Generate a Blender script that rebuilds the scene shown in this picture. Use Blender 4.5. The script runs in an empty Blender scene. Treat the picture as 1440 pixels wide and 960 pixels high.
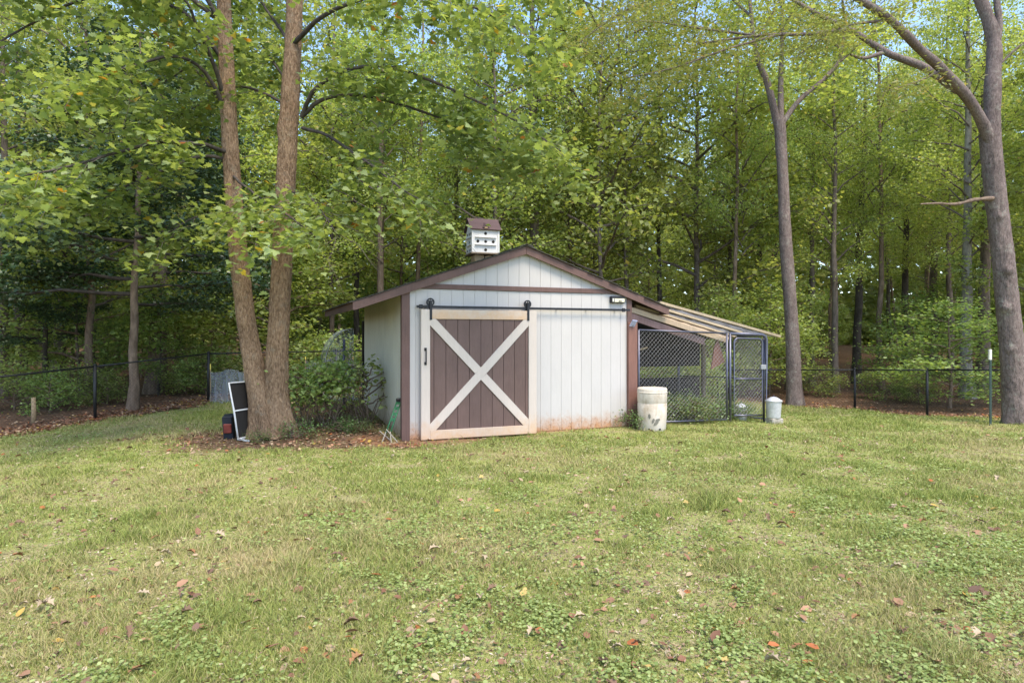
import bpy, math, random
import numpy as np
from mathutils import Vector, Matrix
R = math.radians
rng = np.random.default_rng(7)
random.seed(7)
scene = bpy.context.scene

# ------------------------------------------------------------------ camera, sky, sun, exposure
CAMZ, F, HZ = 1.65, 910.0, 472.0
cam_d = bpy.data.cameras.new('camera'); cam = bpy.data.objects.new('camera', cam_d)
scene.collection.objects.link(cam); scene.camera = cam
cam.location = (0, 0, CAMZ); cam.rotation_euler = (R(90), 0, 0)
cam_d.sensor_width = 36; cam_d.lens = 36 * F / 1440
cam_d.shift_y = (HZ - 480) / 1440
cam_d.clip_start = .05; cam_d.clip_end = 2000

SUN_AZ, SUN_EL = 148, 60        # azimuth clockwise from +Y (behind the camera, to the right)
world = bpy.data.worlds.new('World'); scene.world = world; world.use_nodes = True
wn = world.node_tree
sky = wn.nodes.new('ShaderNodeTexSky'); sky.sky_type = 'NISHITA'; sky.sun_disc = False
sky.sun_elevation = R(SUN_EL); sky.sun_rotation = R(SUN_AZ)
sky.air_density = 1.0; sky.dust_density = .8; sky.ozone_density = 1.8
bg = wn.nodes['Background']; bg.inputs['Strength'].default_value = .15
wn.links.new(sky.outputs[0], bg.inputs['Color'])
sl = bpy.data.lights.new('sun', 'SUN'); sun = bpy.data.objects.new('sun', sl); scene.collection.objects.link(sun)
sl.energy = 1.9; sl.angle = R(22); sl.color = (1, .89, .72)
a, e = R(SUN_AZ), R(SUN_EL)
sdir = Vector((math.sin(a) * math.cos(e), math.cos(a) * math.cos(e), math.sin(e)))
sun.rotation_euler = (-sdir).to_track_quat('-Z', 'Y').to_euler(); sun.location = (8, -10, 20)
vs = scene.view_settings
vs.view_transform = 'Standard'; vs.look = 'None'; vs.exposure = 1.52; vs.gamma = 1
vs.use_curve_mapping = False
cy = scene.cycles
cy.max_bounces = 9; cy.diffuse_bounces = 7; cy.glossy_bounces = 2; cy.transmission_bounces = 5
cy.transparent_max_bounces = 12; cy.caustics_reflective = False; cy.caustics_refractive = False
cy.use_denoising = True
cy.sample_clamp_indirect = 6

# ------------------------------------------------------------------ helpers
def at(px, py, Y): return Vector(((px - 720) / F * Y, Y, CAMZ - (py - HZ) / F * Y))
def link(o): scene.collection.objects.link(o); return o
def props(o, label=None, cat=None, group=None, kind=None):
    if label: o['label'] = label
    if cat: o['category'] = cat
    if group: o['group'] = group
    if kind: o['kind'] = kind
    return o
def thing(name, label, cat, loc=(0, 0, 0), rz=0, group=None):
    o = link(bpy.data.objects.new(name, None)); o.location = loc; o.rotation_euler = (0, 0, rz)
    o.empty_display_size = .2
    return props(o, label, cat, group)
def put(name, me, mat=None, parent=None, loc=None, rot=None):
    o = link(bpy.data.objects.new(name, me))
    if mat is not None and not me.materials: me.materials.append(mat)
    if parent: o.parent = parent
    if loc is not None: o.location = loc
    if rot is not None: o.rotation_euler = rot
    return o

class MB:
    def __init__(s): s.v, s.f = [], []
    def add(s, vs, fs):
        n = len(s.v); s.v += [tuple(p) for p in vs]; s.f += [tuple(i + n for i in f) for f in fs]; return s
    def box(s, x0, x1, y0, y1, z0, z1, b=0):
        if b <= 0:
            v = [(x, y, z) for z in (z0, z1) for y in (y0, y1) for x in (x0, x1)]
            return s.add(v, [(0, 2, 3, 1), (4, 5, 7, 6), (0, 1, 5, 4), (2, 6, 7, 3), (0, 4, 6, 2), (1, 3, 7, 5)])
        c = ((x0 + x1) / 2, (y0 + y1) / 2, (z0 + z1) / 2)
        return s.obox(c, (1, 0, 0), (0, 1, 0), x1 - x0, y1 - y0, z1 - z0, b)
    def obox(s, c, ux, uy, lx, ly, lz, b=0):
        c = Vector(c); ux = Vector(ux).normalized(); uy = Vector(uy); uz = ux.cross(uy).normalized(); uy = uz.cross(ux).normalized()
        if b <= 0:
            v = [c + ux * (i * lx / 2) + uy * (j * ly / 2) + uz * (k * lz / 2) for k in (-1, 1) for j in (-1, 1) for i in (-1, 1)]
            return s.add(v, [(0, 2, 3, 1), (4, 5, 7, 6), (0, 1, 5, 4), (2, 6, 7, 3), (0, 4, 6, 2), (1, 3, 7, 5)])
        # chamfered box: 24 verts
        h = (lx / 2, ly / 2, lz / 2); idx = {}; v = []
        for i in (-1, 1):
            for j in (-1, 1):
                for k in (-1, 1):
                    for a_ in range(3):
                        sg = (i, j, k)
                        q = [sg[m] * (h[m] - (0 if m == a_ else b)) for m in range(3)]
                        idx[(i, j, k, a_)] = len(v); v.append(c + ux * q[0] + uy * q[1] + uz * q[2])
        f = []
        for a_ in range(3):
            o1, o2 = (a_ + 1) % 3, (a_ + 2) % 3
            for sg in (-1, 1):
                loop = []
                for (p, q) in ((-1, -1), (1, -1), (1, 1), (-1, 1)):
                    t = [0, 0, 0]; t[a_] = sg; t[o1] = p; t[o2] = q; loop.append(idx[(*t, a_)])
                f.append(tuple(loop if sg > 0 else loop[::-1]))
            for p in (-1, 1):
                for q in (-1, 1):
                    t0 = [0, 0, 0]; t1 = [0, 0, 0]; t0[a_] = -1; t1[a_] = 1
                    for t in (t0, t1): t[o1] = p; t[o2] = q
                    l = [idx[(*t0, o1)], idx[(*t1, o1)], idx[(*t1, o2)], idx[(*t0, o2)]]
                    f.append(tuple(l if p * q > 0 else l[::-1]))
        for i in (-1, 1):
            for j in (-1, 1):
                for k in (-1, 1):
                    l = [idx[(i, j, k, m)] for m in range(3)]
                    f.append(tuple(l if i * j * k > 0 else l[::-1]))
        return s.add(v, f)
    def bar(s, p, q, w, h=None, up=(0, 0, 1), b=0):
        p, q = Vector(p), Vector(q); d = q - p; h = h or w
        side = Vector(up).cross(d)
        if side.length < 1e-6: side = Vector((1, 0, 0)).cross(d)
        return s.obox((p + q) / 2, d, side, d.length, w, h, b)
    def tube(s, pts, rad, n=8, cap=True):
        pts = [Vector(p) for p in pts]; m = len(pts)
        if not hasattr(rad, '__len__'): rad = [rad] * m
        base = len(s.v); ref = Vector((0, 0, 1)) if abs((pts[-1] - pts[0]).normalized().z) < .9 else Vector((1, 0, 0))
        for i, p in enumerate(pts):
            d = (pts[min(i + 1, m - 1)] - pts[max(i - 1, 0)]).normalized()
            x = ref.cross(d).normalized(); y = d.cross(x)
            for k in range(n):
                t = 2 * math.pi * k / n
                s.v.append(tuple(p + (x * math.cos(t) + y * math.sin(t)) * rad[i]))
        for i in range(m - 1):
            for k in range(n):
                a_, b_ = base + i * n + k, base + i * n + (k + 1) % n
                s.f.append((a_, b_, b_ + n, a_ + n))
        if cap:
            s.f.append(tuple(base + k for k in range(n))[::-1]); s.f.append(tuple(base + (m - 1) * n + k for k in range(n)))
        return s
    def prism(s, poly, y0, y1):             # polygon in x,z pulled from y0 to y1
        n = len(poly)
        v = [(x, y0, z) for x, z in poly] + [(x, y1, z) for x, z in poly]
        f = [tuple(range(n)), tuple(range(2 * n - 1, n - 1, -1))]
        f += [(i, i + n, (i + 1) % n + n, (i + 1) % n) for i in range(n)]
        return s.add(v, f)
    def lathe(s, prof, n=24, c=(0, 0, 0), jit=None):
        base = len(s.v); m = len(prof)
        for i, (r, z) in enumerate(prof):
            for k in range(n):
                t = 2 * math.pi * k / n; rr = r * (1 + (jit(t, z) if jit else 0))
                s.v.append((c[0] + rr * math.cos(t), c[1] + rr * math.sin(t), c[2] + z))
        for i in range(m - 1):
            for k in range(n):
                a_, b_ = base + i * n + k, base + i * n + (k + 1) % n
                s.f.append((a_, b_, b_ + n, a_ + n))
        s.f.append(tuple(base + k for k in range(n))[::-1]); s.f.append(tuple(base + (m - 1) * n + k for k in range(n)))
        return s
    def mesh(s, name='mesh', smooth=False):
        me = bpy.data.meshes.new(name); me.from_pydata(s.v, [], s.f)
        me.validate(); me.update()
        if smooth: me.polygons.foreach_set('use_smooth', [True] * len(me.polygons))
        return me
    def build(s, name, mat, parent=None, smooth=False, loc=None, rot=None):
        return put(name, s.mesh(name, smooth), mat, parent, loc, rot)

def np_mesh(name, V, faces_groups, col=None, smooth=False):
    """faces_groups: list of int arrays (nf,k)"""
    me = bpy.data.meshes.new(name)
    V = np.ascontiguousarray(V, dtype=np.float32)
    me.vertices.add(len(V)); me.vertices.foreach_set('co', V.ravel())
    li = np.concatenate([g.ravel() for g in faces_groups]).astype(np.int32)
    lt = np.concatenate([np.full(len(g), g.shape[1]) for g in faces_groups]).astype(np.int32)
    ls = np.concatenate([[0], np.cumsum(lt)[:-1]]).astype(np.int32)
    me.loops.add(len(li)); me.loops.foreach_set('vertex_index', li)
    me.polygons.add(len(lt)); me.polygons.foreach_set('loop_start', ls)
    try: me.polygons.foreach_set('loop_total', lt)
    except Exception: pass
    me.update(calc_edges=True)
    if smooth: me.polygons.foreach_set('use_smooth', np.ones(len(lt), dtype=bool))
    if col is not None:
        at_ = me.attributes.new('col', 'FLOAT_COLOR', 'POINT')
        c4 = np.ones((len(V), 4), dtype=np.float32); c4[:, :col.shape[1]] = col
        at_.data.foreach_set('color', c4.ravel())
    return me

_ng = {}
def vnoise(x, y, scale, seed=0):
    if seed not in _ng: _ng[seed] = np.random.default_rng(1000 + seed).random((256, 256))
    g = _ng[seed]; x = np.asarray(x) * scale + 1000; y = np.asarray(y) * scale + 1000
    xi = np.floor(x).astype(int); yi = np.floor(y).astype(int); fx = x - xi; fy = y - yi
    fx = fx * fx * (3 - 2 * fx); fy = fy * fy * (3 - 2 * fy)
    a_ = g[xi % 256, yi % 256]; b_ = g[(xi + 1) % 256, yi % 256]; c_ = g[xi % 256, (yi + 1) % 256]; d_ = g[(xi + 1) % 256, (yi + 1) % 256]
    return (a_ * (1 - fx) + b_ * fx) * (1 - fy) + (c_ * (1 - fx) + d_ * fx) * fy
def fbm(x, y, scale, seed=0, o=4):
    s = 0; w = .5; t = 0
    for i in range(o): s = s + w * vnoise(x, y, scale * 2 ** i, seed + i); t += w; w *= .55
    return s / t

def catmull(P, n):
    P = np.asarray(P, float); m = len(P)
    Q = np.vstack([2 * P[0] - P[1], P, 2 * P[-1] - P[-2]])
    out = []
    for t in np.linspace(0, m - 1, n):
        i = min(int(t), m - 2); u = t - i
        p0, p1, p2, p3 = Q[i], Q[i + 1], Q[i + 2], Q[i + 3]
        out.append(.5 * ((2 * p1) + (-p0 + p2) * u + (2 * p0 - 5 * p1 + 4 * p2 - p3) * u * u + (-p0 + 3 * p1 - 3 * p2 + p3) * u ** 3))
    return np.array(out)

# ------------------------------------------------------------------ materials
def srgb(r, g, b): return tuple(((c / 255) / 12.92 if c / 255 < .04045 else ((c / 255 + .055) / 1.055) ** 2.4) for c in (r, g, b)) + (1,)
class NT:
    def __init__(s, name):
        s.m = bpy.data.materials.new(name); s.m.use_nodes = True; s.t = s.m.node_tree; s.t.nodes.clear()
        s.out = s.n('OutputMaterial')
    def n(s, kind, **kw):
        nd = s.t.nodes.new('ShaderNode' + kind)
        for k, v in kw.items():
            if k in nd.inputs: nd.inputs[k].default_value = v
            else: setattr(nd, k, v)
        return nd
    def l(s, a_, b_): s.t.links.new(a_, b_)
    def ramp(s, fac, stops, interp='LINEAR'):
        r = s.n('ValToRGB'); r.color_ramp.interpolation = interp; el = r.color_ramp.elements
        while len(el) < len(stops): el.new(.5)
        for i, (p, c) in enumerate(stops): el[i].position = p; el[i].color = c if len(c) == 4 else (*c, 1)
        s.l(fac, r.inputs[0]); return r.outputs[0]
    def coords(s, kind='Object', scale=(1, 1, 1)):
        tc = s.n('TexCoord'); mp = s.n('Mapping'); mp.inputs['Scale'].default_value = scale
        s.l(tc.outputs[kind], mp.inputs[0]); return mp.outputs[0]
    def noise(s, vec, scale, detail=4, rough=.6, w=None):
        nz = s.n('TexNoise', Scale=scale, Detail=detail, Roughness=rough)
        if w is not None: nz.noise_dimensions = '4D'; s.l(w, nz.inputs['W'])
        if vec is not None: s.l(vec, nz.inputs['Vector'])
        return nz.outputs['Fac']
    def mix(s, fac, a_, b_, blend='MIX'):
        m = s.n('Mix'); m.data_type = 'RGBA'; m.blend_type = blend
        for sock, val in ((m.inputs[0], fac), (m.inputs[6], a_), (m.inputs[7], b_)):
            if isinstance(val, bpy.types.NodeSocket): s.l(val, sock)
            elif isinstance(val, (int, float)): sock.default_value = val
            else: sock.default_value = val if len(val) == 4 else (*val, 1)
        return m.outputs[2]
    def math(s, op, a_, b_=None):
        m = s.n('Math', operation=op)
        for sock, val in ((m.inputs[0], a_), (m.inputs[1], b_)):
            if val is None: continue
            if isinstance(val, bpy.types.NodeSocket): s.l(val, sock)
            else: sock.default_value = val
        return m.outputs[0]
    def bump(s, h, strength=.3, dist=.01):
        b_ = s.n('Bump', Strength=strength, Distance=dist); s.l(h, b_.inputs['Height']); return b_.outputs[0]
    def bsdf(s, color, rough=.6, spec=.4, metal=0, normal=None, alpha=None):
        p = s.n('BsdfPrincipled', Roughness=rough, Metallic=metal); p.inputs['Specular IOR Level'].default_value = spec
        if isinstance(color, bpy.types.NodeSocket): s.l(color, p.inputs['Base Color'])
        else: p.inputs['Base Color'].default_value = color if len(color) == 4 else (*color, 1)
        if normal is not None: s.l(normal, p.inputs['Normal'])
        s.l(p.outputs[0], s.out.inputs[0]); return p
    def objrand(s): return s.n('ObjectInfo').outputs['Random']

def paint_mat(name, base, mud=None, var=.08, rough=.55, mudh=.28, mudamt=1., grain=True, specks=.8, worn=None):
    t = NT(name); w = t.math('MULTIPLY', t.objrand(), 37.)
    vec = t.coords('Object'); gv = t.coords('Object', (9, 9, .7))
    n1 = t.noise(gv, 6, 5, .7, w); n2 = t.noise(vec, 1.3, 4, .6, w)
    dk = tuple(c * (1 - var * 2.4) for c in base[:3]); lt = tuple(min(1, c * (1 + var)) for c in base[:3])
    c = t.ramp(t.math('ADD', t.math('MULTIPLY', n1, .5), t.math('MULTIPLY', n2, .5)), [(.3, dk), (.62, lt)])
    if worn:
        sp = t.noise(t.coords('Object', (1, 1, .35)), 16, 5, .75, w)
        c = t.mix(t.ramp(sp, [(.66, (0, 0, 0)), (.72, (1, 1, 1))]), c, worn)
    if mud:
        sx = t.n('SeparateXYZ'); t.l(t.coords('Object'), sx.inputs[0])
        nz = t.noise(vec, 7, 6, .75, w)
        hh = t.math('ADD', sx.outputs[2], t.math('MULTIPLY', t.math('SUBTRACT', nz, .5), mudh * 2.2))
        mk = t.ramp(t.math('DIVIDE', hh, mudh), [(.0, (mudamt,) * 3), (.45, (mudamt * .55,) * 3), (.95, (mudamt * .16,) * 3), (1.6, (0, 0, 0))] if False else [(.0, (mudamt,) * 3), (.35, (mudamt * .6,) * 3), (1., (0, 0, 0))])
        c = t.mix(mk, c, mud)
        pk = t.noise(t.coords('Object', (1, 1, .6)), 22, 4, .75, w)
        pm = t.math('MULTIPLY', t.ramp(pk, [(.53, (0, 0, 0)), (.57, (1, 1, 1))]), t.ramp(t.math('DIVIDE', hh, mudh), [(.0, (1, 1, 1)), (.75, (0, 0, 0))]))
        c = t.mix(t.math('MULTIPLY', pm, specks * mudamt), c, tuple(x * .42 for x in mud[:3]))
    nb = t.bump(n1, .35, .004) if grain else None
    t.bsdf(c, rough, .3, 0, nb); return t.m
MUD = srgb(176, 132, 98)
M = {}
M['white'] = paint_mat('white_siding_paint', (.50, .472, .455), MUD, .03, .6, .30, 1.)
M['white_side_tinted'] = paint_mat('side_siding_bounce_tint', (.60, .57, .47), srgb(150, 120, 84), .07, .65, .5, .8)  # white siding with the warm light off the foliage mixed into its colour
M['cream'] = paint_mat('cream_trim_paint', (.60, .515, .45), srgb(205, 160, 110), .05, .55, .35, .6, specks=.12)
M['brown'] = paint_mat('brown_door_paint', (.155, .098, .083), None, .14, .6)
M['trim'] = paint_mat('brown_trim_paint', (.14, .083, .071), None, .16, .6)
M['post'] = paint_mat('rust_brown_post_paint', (.20, .10, .078), None, .14, .6)
M['purple'] = paint_mat('weathered_purple_brown_wood', (.15, .10, .10), None, .25, .7)
M['lumber'] = paint_mat('bare_lumber', (.46, .36, .235), None, .16, .7)
M['lumber2'] = paint_mat('pale_plywood', (.45, .34, .235), None, .18, .7)
M['oldwood'] = paint_mat('old_grey_wood', (.22, .17, .12), None, .25, .8)
M['bhwhite'] = paint_mat('birdhouse_white', (.68, .67, .66), None, .08, .6, worn=(.4, .36, .3))
M['bhroof'] = paint_mat('birdhouse_roof_brown', (.085, .05, .05), None, .2, .65)
def simple(name, col, rough=.5, spec=.4, metal=0, var=.15, sc=8):
    t = NT(name); n = t.noise(t.coords('Object'), sc, 4, .65)
    c = t.ramp(n, [(.3, tuple(x * (1 - var) for x in col[:3])), (.7, tuple(min(1, x * (1 + var)) for x in col[:3]))])
    t.bsdf(c, rough, spec, metal, t.bump(n, .15, .003)); return t.m
M['black'] = simple('black_iron', (.012, .012, .016), .45)
M['fence_black'] = simple('black_vinyl', (.014, .015, .017), .5)
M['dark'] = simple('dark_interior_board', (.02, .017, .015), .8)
M['steel'] = simple('dark_galvanised_tube', (.13, .13, .17), .4, .5, .6)
M['wire'] = simple('galvanised_wire', (.34, .34, .35), .45, .5, .5)
M['galv'] = simple('galvanised_sheet', (.66, .66, .70), .45, .5, .35, .15, 14)
M['concrete'] = simple('concrete_block', (.34, .31, .26), .9, .2, 0, .3, 12)
M['shingle'] = simple('weathered_shingle', (.07, .066, .055), .9, .2, 0, .45, 30)
M['soffit'] = simple('eave_underside_wood', (.07, .05, .042), .8, .2)
M['green'] = simple('green_painted_steel', (.03, .14, .06), .45, .4, 0, .2)
M['tan_metal'] = simple('dull_tan_metal', (.35, .31, .25), .55, .4, .2)
M['blue'] = simple('dark_blue_plastic', (.012, .016, .026), .6)
M['red'] = simple('faded_red_plastic', (.15, .03, .022), .55, .4, 0, .35)
M['white_metal'] = simple('white_powder_coat', (.68, .67, .66), .45, .4)
M['tpost'] = simple('green_t_post', (.035, .06, .05), .55)
M['white_tip'] = simple('white_t_post_tip', (.75, .72, .62), .55)
M['lens'] = simple('cream_lens', (.72, .68, .5), .3)
M['solar'] = simple('pale_blue_solar_glass', (.42, .44, .62), .2, .6)
M['stake'] = simple('tan_wood_stake', (.36, .26, .15), .8)
M['yellow_tip'] = simple('yellow_stake_paint', (.75, .62, .12), .6)

def barrel_mat():
    t = NT('dirty_white_barrel'); v = t.coords('Object'); n1 = t.noise(v, 3, 6, .7); n2 = t.noise(t.coords('Object', (1, 1, .3)), 9, 5, .7)
    c = t.ramp(n1, [(.3, srgb(166, 150, 130)), (.5, srgb(203, 192, 178)), (.75, srgb(216, 208, 200))])
    c = t.mix(t.ramp(n2, [(.55, (0, 0, 0)), (.72, (.55, .55, .55))]), c, srgb(160, 138, 112))
    t.bsdf(c, .75, .25, 0, t.bump(n2, .4, .01)); return t.m
M['barrel'] = barrel_mat()
M['stain'] = simple('barrel_dark_stain', (.17, .16, .13), .8)

def sheet_mat(name, col, transp, rough=.3, spec=.5):
    t = NT(name); n = t.noise(t.coords('Object', (1, 1, .25)), 3, 4, .6)
    p = t.bsdf(t.ramp(n, [(.35, tuple(c * .8 for c in col)), (.65, tuple(min(1, c * 1.2) for c in col))]), rough, spec)
    tr = t.n('BsdfTransparent'); mx = t.n('MixShader')
    f = t.ramp(n, [(.35, (transp + .12,) * 3), (.65, (transp - .12,) * 3)])
    t.l(f, mx.inputs[0]); t.l(p.outputs[0], mx.inputs[1]); t.l(tr.outputs[0], mx.inputs[2]); t.l(mx.outputs[0], t.out.inputs[0]); return t.m
M['plastic'] = sheet_mat('cloudy_plastic_sheet', (.26, .29, .37), .58)
M['net'] = sheet_mat('grey_garden_netting', (.30, .32, .36), .62, .7, .2)
M['roofsheet'] = sheet_mat('corrugated_clear_plastic', (.22, .21, .215), .35, .35)

def leaf_mat(name, stops, transl=.45, tint=(1.25, 1.25, .55), rough=.42, spec=.45, hue=.06):
    t = NT(name); atn = t.n('Attribute'); atn.attribute_name = 'col'
    sx = t.n('SeparateColor'); t.l(atn.outputs['Color'], sx.inputs[0])
    c = t.ramp(sx.outputs[0], stops)
    hs = t.n('HueSaturation'); t.l(c, hs.inputs['Color'])
    r = t.objrand(); t.l(t.math('ADD', t.math('MULTIPLY', r, hue), .5 - hue / 2), hs.inputs['Hue'])
    t.l(t.math('ADD', t.math('MULTIPLY', t.math('FRACT', t.math('MULTIPLY', r, 7.31)), .45), .78), hs.inputs['Value'])
    c = hs.outputs[0]
    p = t.bsdf(c, rough, spec)
    tr = t.n('BsdfTranslucent'); t.l(t.mix(1., c, tint, 'MULTIPLY'), tr.inputs[0])
    mx = t.n('MixShader'); mx.inputs[0].default_value = transl
    t.l(p.outputs[0], mx.inputs[1]); t.l(tr.outputs[0], mx.inputs[2]); t.l(mx.outputs[0], t.out.inputs[0]); return t.m
G = lambda *c: (*c, 1)
M['maple_leaf'] = leaf_mat('maple_leaf', [(0, G(.18, .25, .09)), (.5, G(.285, .37, .135)), (.972, G(.42, .49, .22)), (.985, G(.55, .42, .08)), (.995, G(.55, .27, .06)), (1, G(.42, .14, .04))], .5, (1.35, 1.3, .55), hue=.0)
M['leaf_a'] = leaf_mat('woodland_leaf', [(0, G(.19, .245, .07)), (.5, G(.31, .375, .11)), (.96, G(.44, .49, .18)), (1, G(.55, .46, .16))], .55, (1.4, 1.35, .7), hue=.03)
M['leaf_dark'] = leaf_mat('evergreen_leaf', [(0, G(.035, .075, .035)), (.6, G(.065, .125, .055)), (1, G(.12, .19, .085))], .2, (1.2, 1.2, .6), .35, .5, .03)
M['leaf_oak'] = leaf_mat('oak_leaf', [(0, G(.15, .18, .06)), (.6, G(.23, .26, .10)), (.93, G(.30, .31, .13)), (1, G(.40, .28, .13))], .4, (1.3, 1.2, .6), .4, .5, .02)
M['leaf_shrub'] = leaf_mat('shrub_leaf', [(0, G(.19, .28, .08)), (.6, G(.34, .45, .14)), (1, G(.45, .54, .22))], .45)
M['leaf_under_shaded'] = leaf_mat('understory_leaf_shaded', [(0, G(.14, .205, .06)), (.5, G(.24, .32, .095)), (.97, G(.36, .43, .15)), (1, G(.42, .38, .12))], .5, (1.35, 1.3, .7), hue=.03)  # darker than the woodland leaf: understory shade is put into the colour
M['leaf_weed'] = leaf_mat('weed_leaf', [(0, G(.08, .13, .04)), (.6, G(.15, .22, .065)), (1, G(.24, .31, .12))], .3)
M['clover'] = leaf_mat('ground_cover_leaf', [(0, G(.23, .30, .085)), (.6, G(.37, .455, .15)), (1, G(.50, .57, .23))], .35, hue=0)

def attr_mat(name, rough=.7, transl=.25, spec=.25):
    t = NT(name); atn = t.n('Attribute'); atn.attribute_name = 'col'
    p = t.bsdf(atn.outputs['Color'], rough, spec)
    tr = t.n('BsdfTranslucent'); t.l(atn.outputs['Color'], tr.inputs[0])
    mx = t.n('MixShader'); mx.inputs[0].default_value = transl
    t.l(p.outputs[0], mx.inputs[1]); t.l(tr.outputs[0], mx.inputs[2]); t.l(mx.outputs[0], t.out.inputs[0]); return t.m
M['grass'] = attr_mat('grass_blade'); M['fallen'] = attr_mat('fallen_leaf', .65, .1)
for nm, c in (('brown', (.17, .105, .065)), ('tan', (.40, .31, .21)), ('yellow', (.48, .34, .12)), ('rust', (.27, .14, .065))):
    M['fl_' + nm] = simple('fallen_leaf_' + nm, c, .7, .25, 0, .3, 25)

def bark_mat(name, c0, c1, scale=14, lichen=None, dist=.02):
    t = NT(name); w = t.math('MULTIPLY', t.objrand(), 23.)
    v = t.coords('Object', (1, 1, .36)); n1 = t.noise(v, scale, 6, .72, w); n2 = t.noise(t.coords('Object'), 2.2, 3, .6, w)
    c = t.ramp(t.math('ADD', t.math('MULTIPLY', n1, .75), t.math('MULTIPLY', n2, .25)), [(.36, c0), (.5, tuple((a_ + b_) / 2 for a_, b_ in zip(c0, c1))), (.62, c1)])
    if lichen:
        n3 = t.noise(t.coords('Object'), 7, 6, .75, w)
        c = t.mix(t.ramp(n3, [(.54, (0, 0, 0)), (.66, (.6, .6, .6))]), c, lichen)
    t.bsdf(c, .88, .2, 0, t.bump(n1, .9, dist)); return t.m
M['bark_maple'] = bark_mat('maple_bark', (.13, .072, .04), (.56, .375, .235), 40, (.36, .30, .22), .1)
M['bark_oak'] = bark_mat('oak_bark', (.075, .055, .05), (.29, .225, .20), 44, (.34, .34, .28), .03)
M['bark_grey'] = bark_mat('grey_bark', (.075, .06, .05), (.22, .175, .145), 12)
M['bark_dark'] = bark_mat('dark_bark', (.035, .03, .026), (.11, .09, .075), 12)
M['bark_pale'] = bark_mat('pale_bark', (.13, .115, .095), (.33, .30, .25), 12, (.3, .32, .25))
M['bark_tan'] = bark_mat('tan_bark', (.10, .07, .05), (.28, .205, .15), 12)

def ground_mat():
    t = NT('lawn_soil_and_leaf_litter'); v = t.coords('Object')
    atn = t.n('Attribute'); atn.attribute_name = 'col'; sx = t.n('SeparateColor'); t.l(atn.outputs['Color'], sx.inputs[0])
    n1 = t.noise(v, 1.1, 5, .6); n2 = t.noise(v, 14, 6, .75); n3 = t.noise(v, 60, 4, .8); n4 = t.noise(v, 5, 5, .7)
    soil = t.ramp(t.math('ADD', t.math('MULTIPLY', n2, .5), t.math('MULTIPLY', n3, .5)), [(.33, (.17, .11, .075)), (.5, (.38, .275, .195)), (.66, (.56, .45, .34))])
    turf = t.ramp(n3, [(.34, (.12, .15, .035)), (.5, (.25, .28, .07)), (.64, (.40, .39, .14))])
    lawn = t.mix(t.ramp(t.math('ADD', t.math('MULTIPLY', n1, .4), t.math('MULTIPLY', n4, .6)), [(.36, (.3, .3, .3)), (.54, (.95, .95, .95))]), soil, turf)
    vo = t.n('TexVoronoi', Scale=16); t.l(v, vo.inputs['Vector'])
    lit = t.mix(.5, t.ramp(vo.outputs['Color'], [(.15, (.055, .03, .02)), (.5, (.14, .075, .045)), (.85, (.25, .16, .10))]), t.ramp(n2, [(.3, (.04, .025, .018)), (.7, (.2, .12, .075))]))
    mud = t.ramp(n2, [(.3, (.20, .095, .05)), (.7, (.40, .22, .125))])
    c = t.mix(sx.outputs[0], lawn, lit); c = t.mix(sx.outputs[1], c, mud)
    h = t.math('ADD', n2, t.math('MULTIPLY', n3, .6))
    t.bsdf(c, .95, .15, 0, t.bump(h, .6, .03)); return t.m
M['ground'] = ground_mat()

# ------------------------------------------------------------------ ground
CP = np.array([(-7, 1, -.05), (0, 1, 0), (7, 1, 0), (0, 5, 0), (-5, 6, -.05), (6, 6, -.02), (0, 9, -.02), (-1.7, 10.4, -.045), (0, 11, -.07), (2.2, 12, -.04),
    (5.3, 13.3, -.13), (8, 13, -.13), (10, 12.4, -.145), (10.07, 15.7, -.3), (9.27, 17.5, -.35), (8.1, 18.6, -.35), (11.4, 13.8, -.13), (-9.4, 11.9, -.18),
    (-8.57, 13.3, -.075), (-7.13, 15.2, .12), (-4, 10.5, .03), (-3, 13.5, .12), (-5, 16.5, .18), (0, 18, .05), (4, 18, -.12), (-10, 7, -.2), (12, 7, -.1),
    (15, 22, -.25), (12, 28, -.1), (0, 28, .15), (-12, 20, .05), (-12, 30, .3), (22, 30, .1), (0, 45, .8), (-30, 45, .8), (30, 45, .8), (-25, 12, -.3), (25, 10, -.3), (-25, -6, -.2), (25, -6, -.1), (0, -8, 0)], float)
def _rbf():
    P = CP[:, :2]; d = np.linalg.norm(P[:, None] - P[None], axis=2); n = len(P)
    A = np.zeros((n + 3, n + 3)); A[:n, :n] = d + np.eye(n) * .4; A[:n, n] = 1; A[:n, n + 1:] = P; A[n, :n] = 1; A[n + 1:, :n] = P.T
    b = np.zeros(n + 3); b[:n] = CP[:, 2]; return np.linalg.solve(A, b)
RB = _rbf()
def gz(x, y):
    x = np.asarray(x, float); y = np.asarray(y, float)
    cx = np.clip(x, -45, 45); cyy = np.clip(y, -10, 55)
    s = RB[-3] + RB[-2] * cx + RB[-1] * cyy
    for i in range(len(CP)): s = s + RB[i] * np.hypot(cx - CP[i, 0], cyy - CP[i, 1])
    return s + (fbm(x, y, .8, 40, 3) - .5) * .05
def gz1(x, y): return float(gz(np.array([x]), np.array([y]))[0])

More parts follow.
